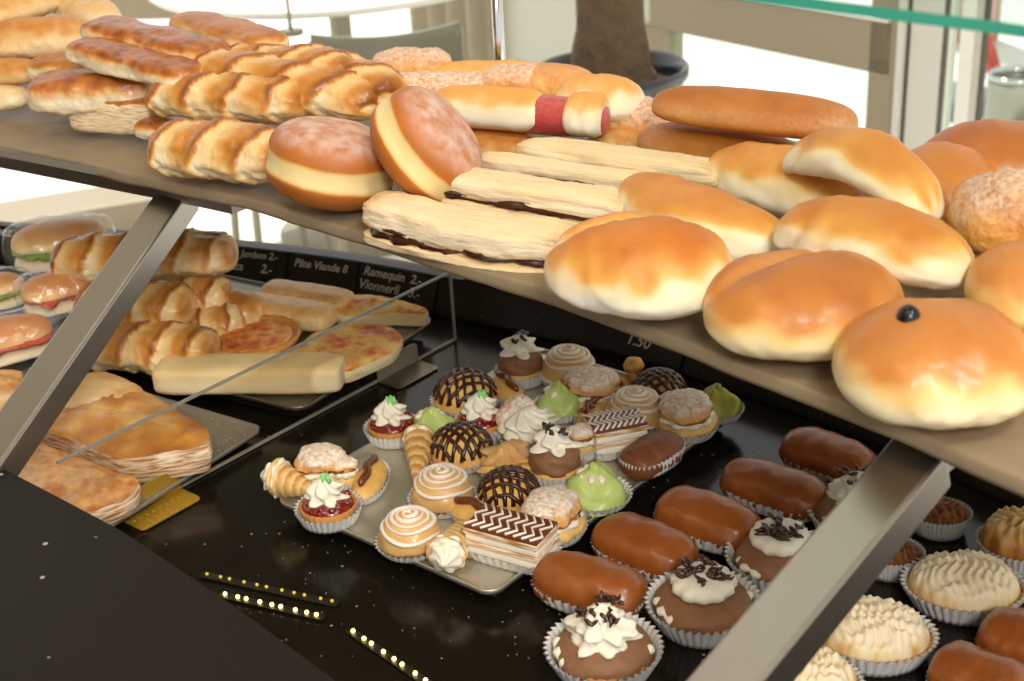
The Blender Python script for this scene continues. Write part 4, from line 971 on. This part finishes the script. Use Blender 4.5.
# quiche tartlet
q = U(257, 350, T1); t = empty('quiche_tartlet', Matrix.Translation(q)); R = 46*pxm(q); tart_shell(t, R, .020)
mb = MB()
def qf(u, v):
    a = 2*pi*v; r = R*.80*sin(u*pi/2)**.9; return (r*cos(a), r*sin(a), .0165+.002*cos(u*pi/2)+.0012*n3((r*cos(a)*90, r*sin(a)*90, 0), 1, 3)), .62-.35*sm(.6, .98, u), 0
mb.surf(qf, 22, 48); mb.build('filling', 'pizza', t); tag(t, 'round cheese tartlet with an orange brown filling, between the croissants and the pizza', 'tartlet')
def outline_item(name, cat, label, pts, z, th, mat, side, group=None, bulge=.3, seed=1, bk=(.2, .7), extra=None, rim=0):
    """flat pastry whose outline is given by points on its top edge at height z"""
    P = [U(x, y, z) for x, y in pts]; c = sum(P, V((0, 0, 0)))/len(P); P = [p-c for p in P]
    n = len(P); Q = []
    for i in range(n):
        for j in range(8):
            t = j/8; a, b, c2, d = P[(i-1) % n], P[i], P[(i+1) % n], P[(i+2) % n]
            cm = .5*((2*b)+(c2-a)*t+(2*a-5*b+4*c2-d)*t*t+(3*b-a-3*c2+d)*t**3); Q.append(cm.lerp(b.lerp(c2, t), .35))
    N = len(Q); t_ = empty(name, Matrix.Translation((c.x, c.y, z-th)))
    mb = MB()
    def f(u, v):
        p = Q[int(round(v*N)) % N]; k = u; x, y = p.x*k, p.y*k
        zz = th+bulge*th*(1-k*k)+.0028*n3((x*55, y*55, 0), 1, seed)*(1-k**8)+.0015*n3((x*160, y*160, 0), 1, seed)
        if rim: zz += rim*exp(-((k-.88)/.07)**2)
        b_ = bk[0]+(bk[1]-bk[0])*(.5+.9*n3((x*30, y*30, 3), 1, seed))+.12*sm(.85, 1, k)
        return (x, y, zz), b_, 0
    mb.surf(f, 22, N); mb.build('top_crust' if name != 'pizza_slice' else 'topping', mat, t_)
    mb = MB()
    def g(u, v):
        p = Q[int(round(v*N)) % N]; k = 1.0+.03*sin(pi*u)+.02*n3((p.x*60, p.y*60, u*9), 1, seed)-.03*(1-u)
        return (p.x*k, p.y*k, th*u), .3+.2*n3((p.x*80, p.y*80, u*14), 1, seed), 0
    mb.surf(g, 8, N); ring = [mb.vert((p.x*.97, p.y*.97, 0)) for p in Q]; mb.face(ring[::-1], 0, False)
    mb.build('flaky_side' if side.startswith('leav') else 'dough_side', side, t_); tag(t_, label, cat, group); return t_
outline_item('pizza_slice', 'pizza', 'pizza slice with red and cheese topping beside the smoky bracket', [(302, 350), (312, 334), (345, 325), (385, 326), (402, 336), (392, 352), (362, 366), (345, 372), (325, 366)], T1+.014, .014, 'pizza', 'dough', seed=3, rim=.002, bk=(.05, .75))
outline_item('pizza_slice', 'pizza', 'narrow pizza slice at the back of the dark tray under the price card', [(327, 304), (340, 295), (380, 296), (410, 303), (426, 308), (425, 314), (390, 313), (345, 316)], T1+.016, .016, 'pizza', 'dough', seed=5, bk=(.1, .75))
outline_item('pizza_slice', 'pizza', 'pizza slice mostly hidden behind the long pale stick', [(205, 362), (240, 352), (290, 348), (330, 345), (345, 356), (335, 366), (260, 372), (210, 372)], T1+.014, .014, 'pizza', 'dough', seed=6, bk=(.2, .75))
def crisp(A, B, th, label, seed, mat='puff', **k):
    d = dict(p=6, sq=.6, flat=.2, lump=.05, bake0=.15, bake1=.5); d.update(k)
    return bar_item('savoury_stick', 'pastry', label, A, B, th, mat, aspect=.7, seed=seed, **d)
crisp((158, 376, .036), (344, 374, .036), 34, 'long pale stick at the front of the dark tray', 101, 'dough', bake0=.1, bake1=.55, sq=.45, p=9)
crisp((240, 306, .036), (332, 320, .036), 28, 'golden stick lying in front of another behind the tartlet', 102)
crisp((266, 291, .040), (350, 304, .038), 24, 'golden stick at the very back of the dark tray', 103)

# turnovers
TB = .016
outline_item('flaky_turnover', 'turnover', 'large flaky turnover with a folded top on the perforated tray', [(48, 402), (78, 385), (115, 378), (150, 394), (180, 412), (206, 428), (207, 444), (168, 452), (118, 458), (70, 438), (38, 428)], TB+.032, .030, 'croissant', 'leaves', seed=4, bulge=.35, bk=(.35, .78))
outline_item('flaky_turnover', 'turnover', 'flaky turnover lying behind the large one, its top edge showing', [(40, 392), (70, 377), (105, 372), (142, 388), (120, 402), (60, 408)], TB+.038, .034, 'puff', 'leaves', seed=5, bulge=.2, bk=(.2, .55))
outline_item('flaky_turnover', 'turnover', 'flaky turnover at the front, partly covered by the granite worktop edge', [(-10, 458), (30, 442), (80, 458), (138, 480), (122, 500), (80, 512), (10, 500)], TB+.022, .020, 'cheese', 'leaves', seed=7, bulge=.15, bk=(.35, .6))
outline_item('flaky_turnover', 'turnover', 'flaky turnover at the left edge left of the steel arm', [(-60, 380), (-10, 370), (22, 372), (12, 400), (-20, 430), (-80, 430)], TB+.034, .032, 'cheese', 'leaves', seed=8, bulge=.2, bk=(.2, .5))

# ------------------------------------------------------------------ small cakes on the centre tray
CT = cz+.0006
def cake(name, cat, label, px, py, group=None, rz=0, z=CT):
    t = empty(name, Matrix.Translation(U(px, py+(4 if z > .01 else 0), z)) @ Matrix.Rotation(radians(rz), 4, 'Z') @ Matrix.Scale(1.16 if z > .01 else 1, 4)); tag(t, label, cat, group); return t
def cake_dir(name, cat, label, ax, ay, bx, by, group=None, z=CT):
    e4 = 4 if z > .01 else 0; a, b = U(ax, ay+e4, z), U(bx, by+e4, z); t = empty(name, frame((a+b)/2, b-a) @ Matrix.Scale(1.16 if z > .01 else 1, 4)); tag(t, label, cat, group); return t, (b-a).length/(1.16 if z > .01 else 1)
t = cake('swirl_bun', 'cake', 'white spiral iced bun nearest the front edge of the metal tray', 411, 543, 'spiral iced buns'); P_swirl(t, .0235, 0.5)
t = cake('swirl_bun', 'cake', 'white spiral iced bun second from the front, above the foremost one', 443, 500, 'spiral iced buns'); P_swirl(t, .0245, 1.6)
t = cake('swirl_bun', 'cake', 'spiral iced bun at the very back of the metal tray', 569, 376, 'spiral iced buns'); P_swirl(t, .0255, 2.9)
t = cake('swirl_bun', 'cake', 'spiral iced bun between the feathered slice and the netted chocolate bun', 636, 420, 'spiral iced buns'); P_swirl(t, .0255, 4.1)
t = cake('chocolate_net_bun', 'cake', 'bun netted with chocolate at the back left, half behind a jam tart', 466, 402, 'chocolate netted buns'); P_net(t, .0285, .4)
t = cake('chocolate_net_bun', 'cake', 'bun netted with chocolate in front of the jam tart', 462, 456, 'chocolate netted buns'); P_net(t, .0265, 1.0)
t = cake('chocolate_net_bun', 'cake', 'bun netted with chocolate directly behind the feathered slice', 510, 500, 'chocolate netted buns'); P_net(t, .0245, 1.7)
t = cake('chocolate_net_bun', 'cake', 'bun netted with chocolate at the back right of the tray', 659, 399, 'chocolate netted buns'); P_net(t, .0255, 2.2)
t = cake('marzipan_cake', 'cake', 'pale green marzipan cake with a peak, left of the jam tart', 432, 435, 'green marzipan cakes'); P_green(t, .0215, .3)
t = cake('marzipan_cake', 'cake', 'pale green folded marzipan cake near the back, in front of the spiral bun', 559, 409, 'green marzipan cakes'); P_green(t, .0215, 1.4)
t = cake('marzipan_cake', 'cake', 'bright green marzipan cake with white sugar at the front right edge', 596, 497, 'green marzipan cakes'); P_green(t, .0245, 2.2)
t = cake('marzipan_cake', 'cake', 'olive green marzipan cake in the rightmost corner of the tray', 716, 411, 'green marzipan cakes'); P_green(t, .0205, .9, 'olivegreen')
t = cake('jam_tart', 'tart', 'red jam tart with cream in the left front corner of the tray', 330, 515, 'red jam tarts with cream'); P_jam(t, .0225, .2)
t = cake('jam_tart', 'tart', 'red jam tart with cream alone at the back left edge of the tray', 394, 434, 'red jam tarts with cream'); P_jam(t, .0215, 1.2)
t = cake('jam_tart', 'tart', 'red jam tart with cream between two chocolate netted buns', 484, 428, 'red jam tarts with cream'); P_jam(t, .0225, 2.1)
t, l = cake_dir('cream_horn', 'pastry', 'cream horn lying sideways at the left corner of the tray', 320, 498, 279, 491, 'cream horns'); P_horn(t, l, .0165, 1)
t, l = cake_dir('cream_horn', 'pastry', 'cream horn standing upright in the row below the green marzipan cake', 418, 492, 421, 446, 'cream horns'); P_horn(t, .062, .0145, 2)
t, l = cake_dir('cream_horn', 'pastry', 'cream horn pointing its white mouth at the front edge of the tray', 462, 530, 449, 566, 'cream horns'); P_horn(t, .055, .0155, 3)
t = cake('sugared_puff', 'cake', 'sugar dusted puff with cream behind the corner jam tart', 324, 480); P_puff(t, .0205, 1)
t = cake('choux_bun', 'cake', 'small choux bun squeezed between the corner jam tart and a slit eclair', 347, 484); P_puff(t, .0110, 2)
t = cake('sugared_puff', 'cake', 'sugar dusted puff at the front right, beside the feathered slice', 552, 530); P_puff(t, .0240, 3)
t = cake('sugared_puff', 'cake', 'opened cream puff with its lid leaning back in the middle of the tray', 528, 436); P_puff(t, .0245, 4, 'open')
t = cake('choux_rosette', 'cake', 'lumpy golden choux rosette in the middle of the tray', 508, 470); P_puff(t, .0225, 5, 'rosette')
t = cake('sugared_puff', 'cake', 'sugar dusted puff near the back, right of the spiral bun', 592, 402); P_puff(t, .0235, 6)
t = cake('sugared_puff', 'cake', 'wide sliced puff with white sugar dots at the right edge of the tray', 686, 428); P_puff(t, .0245, 7)
t = cake('choux_bun', 'cake', 'tiny yellow bun between the mousse cake and the feathered slice', 582, 452); P_puff(t, .0125, 8)
t, l = cake_dir('slit_eclair', 'eclair', 'slit eclair with a chocolate stripe, right of the corner jam tart', 361, 506, 380, 464, 'small eclairs with a chocolate stripe'); P_eclair(t, .058, .025, 1)
t, l = cake_dir('slit_eclair', 'eclair', 'slit eclair with a chocolate stripe at the back left of the tray', 494, 380, 522, 408, 'small eclairs with a chocolate stripe'); P_eclair(t, .052, .024, 2)
t, l = cake_dir('slit_eclair', 'eclair', 'slit eclair with a chocolate stripe lying behind the front slice', 458, 512, 496, 528, 'small eclairs with a chocolate stripe'); P_eclair(t, .052, .022, 3)
t, l = cake_dir('slit_eclair', 'eclair', 'slit eclair dotted with red jam near the middle back of the tray', 580, 438, 604, 398, 'small eclairs with a chocolate stripe'); P_eclair(t, .056, .023, 4, True)
t = cake('mousse_cake', 'cake', 'brown mousse cake with white cream at the very back left of the tray', 522, 376, 'mousse cakes with cream'); P_mousse(t, .0215, 1)
t = cake('mousse_cake', 'cake', 'brown mousse cake with white cream in the centre of the tray', 556, 474, 'mousse cakes with cream'); P_mousse(t, .0215, 2)
t, l = cake_dir('cream_slice', 'cake', 'layered cream slice with feathered icing at the front corner of the tray', 478, 543, 548, 562, 'feathered cream slices'); P_slice(t, .062, .034, 1)
t, l = cake_dir('cream_slice', 'cake', 'layered cream slice with feathered icing beside the brown mini eclair', 590, 450, 642, 440, 'feathered cream slices'); P_slice(t, .046, .034, 2)
t, l = cake_dir('chocolate_eclair', 'eclair', 'small dark brown eclair on the right edge of the metal tray', 626, 482, 678, 448); P_browneclair(t, .060, .037, .030, 1, 'eclair_dark')
t, l = cake_dir('pastry_twist', 'pastry', 'golden pastry twist at the back, left of the netted bun', 610, 402, 640, 382); P_twist(t, .050, .028, 1)

# ------------------------------------------------------------------ eclairs and tarts on the deck
DZ = .0006
def ecl(ax, ay, bx, by, label, seed, W_=.056, grow=1.0):
    t, l = cake_dir('chocolate_eclair', 'eclair', label, ax+2, ay+17, bx-2, by+17, 'large brown glazed eclairs', DZ); P_browneclair(t, l*grow*.90, W_, .044, seed); return t
ecl(533, 570, 650, 606, 'glazed brown eclair nearest the viewer, behind the creamy mousse tart', 11)
ecl(594, 529, 698, 570, 'glazed brown eclair second in the row from the front', 12)
ecl(655, 503, 762, 540, 'glazed brown eclair in the middle of the row of five', 13)
ecl(719, 472, 830, 508, 'glazed brown eclair second from the back of the row', 14)
ecl(780, 440, 877, 475, 'glazed brown eclair farthest back, touching the steel arm', 15)
ecl(975, 628, 1075, 668, 'glazed brown eclair at the right edge beside the pale meringue tart', 16)
ecl(925, 665, 1030, 705, 'glazed brown eclair in the lower right corner', 17)
t = cake('mousse_tart', 'tart', 'chocolate mousse tart with piped cream at the bottom edge of the picture', 604, 668, 'large chocolate mousse tarts', z=DZ); P_bigmousse(t, .040, 1)
t = cake('mousse_tart', 'tart', 'chocolate mousse tart with flat cream beside the frontmost eclair', 703, 622, 'large chocolate mousse tarts', z=DZ); P_bigmousse(t, .041, 2, True)
t = cake('mousse_tart', 'tart', 'chocolate mousse tart with flat cream half behind the right steel arm', 779, 575, 'large chocolate mousse tarts', z=DZ); P_bigmousse(t, .040, 3, True)
t = cake('mousse_tart', 'tart', 'mousse tart showing only a bit of cream left of the steel arm', 856, 530, 'large chocolate mousse tarts', z=DZ); P_bigmousse(t, .038, 4, False)
def tart2(px, py, Rx, Ry, seed, name, label, **k):
    t = cake(name, 'tart', label, px, py, None, rz=-10, z=DZ); P_meringue(t, Rx, Ry, seed, **k); return t
tart2(938, 530, .0250, .022, 1, 'coconut_tart', 'small tart with toasted brown topping right of the steel arm', H=.010, top='coconut', k0=.4)
tart2(890, 570, .0250, .022, 2, 'coconut_tart', 'small brown topped tart half hidden by the steel arm', H=.010, top='coconut', k0=.4)
tart2(872, 652, .044, .036, 3, 'meringue_tart', 'toasted meringue tart with a browned left rim, next to the steel arm', k0=.04, side=1)
tart2(962, 603, .045, .037, 4, 'meringue_tart', 'pale meringue tart in the middle of the right corner group', k0=.05)
tart2(1018, 560, .033, .03, 5, 'meringue_tart', 'orange browned meringue tart at the right edge behind the pale one', k0=.55, H=.030)
tart2(808, 700, .036, .03, 6, 'meringue_tart', 'meringue tart at the bottom edge below the steel arm', k0=.1, side=1)

mb = MB(); rn = random.Random(5)
for k in range(150):
    x, y = (rn.uniform(500, 900), rn.uniform(470, 680)) if k % 3 else (rn.uniform(240, 520), rn.uniform(540, 660))
    q = U(x, y, .0); z_ = rn.uniform(.0003, .0006)
    mb.box((q.x, q.y, z_+.0002), (z_*2, z_*rn.uniform(1, 2), z_*1.4), M3=Matrix.Rotation(rn.uniform(0, 3), 3, 'Z'))
o = mb.build('pastry_crumbs', 'chairleg'); tag(o, 'fine pastry crumbs scattered over the black deck', 'crumbs', kind='stuff')
# ------------------------------------------------------------------ LED strips
def led(pts, mat, name, label, n, r=.0018, rise=0):
    P = [U(x, y, .004) for x, y in pts]; a, b = P[0], P[-1]; t = empty(name, frame(V(((a+b)/2).to_tuple()[:2]+(.0006,)), b-a)); tag(t, label, 'light strip', 'strips of small warm lights')
    L = (b-a).length
    MB().box((0, 0, .0012), (L+.012, .008, .002), bev=.0004).build('tape', 'ledtape', t); tp = t.children[0]
    src = None
    for k in range(n):
        if src is None:
            mb = MB(); mb.surf(lambda u, v: ((r*sin(pi*u)*cos(2*pi*v), r*sin(pi*u)*sin(2*pi*v), r*cos(pi*u)), .5, 0), 8, 10); src = mb.build('light', mat, tp); o = src
        else: o = src.copy(); C.objects.link(o); o.parent = tp
        o.location = (-L/2+L*(k+.15*sin(k*2.2))/(n-1), 0, .0036)
led([(225, 594), (318, 615)], 'led', 'light_strip', 'bright row of tiny warm lights on the black deck, left of the two bright rows', 9)
led([(353, 631), (425, 680)], 'led', 'light_strip', 'bright row of tiny warm lights running down to the bottom edge', 8)
led([(207, 574), (332, 601)], 'glowfaint', 'light_strip', 'faint row of tiny glowing dots above the left bright row', 11, .0015)  # fainter second row built from dim emissive dots on a thin bar
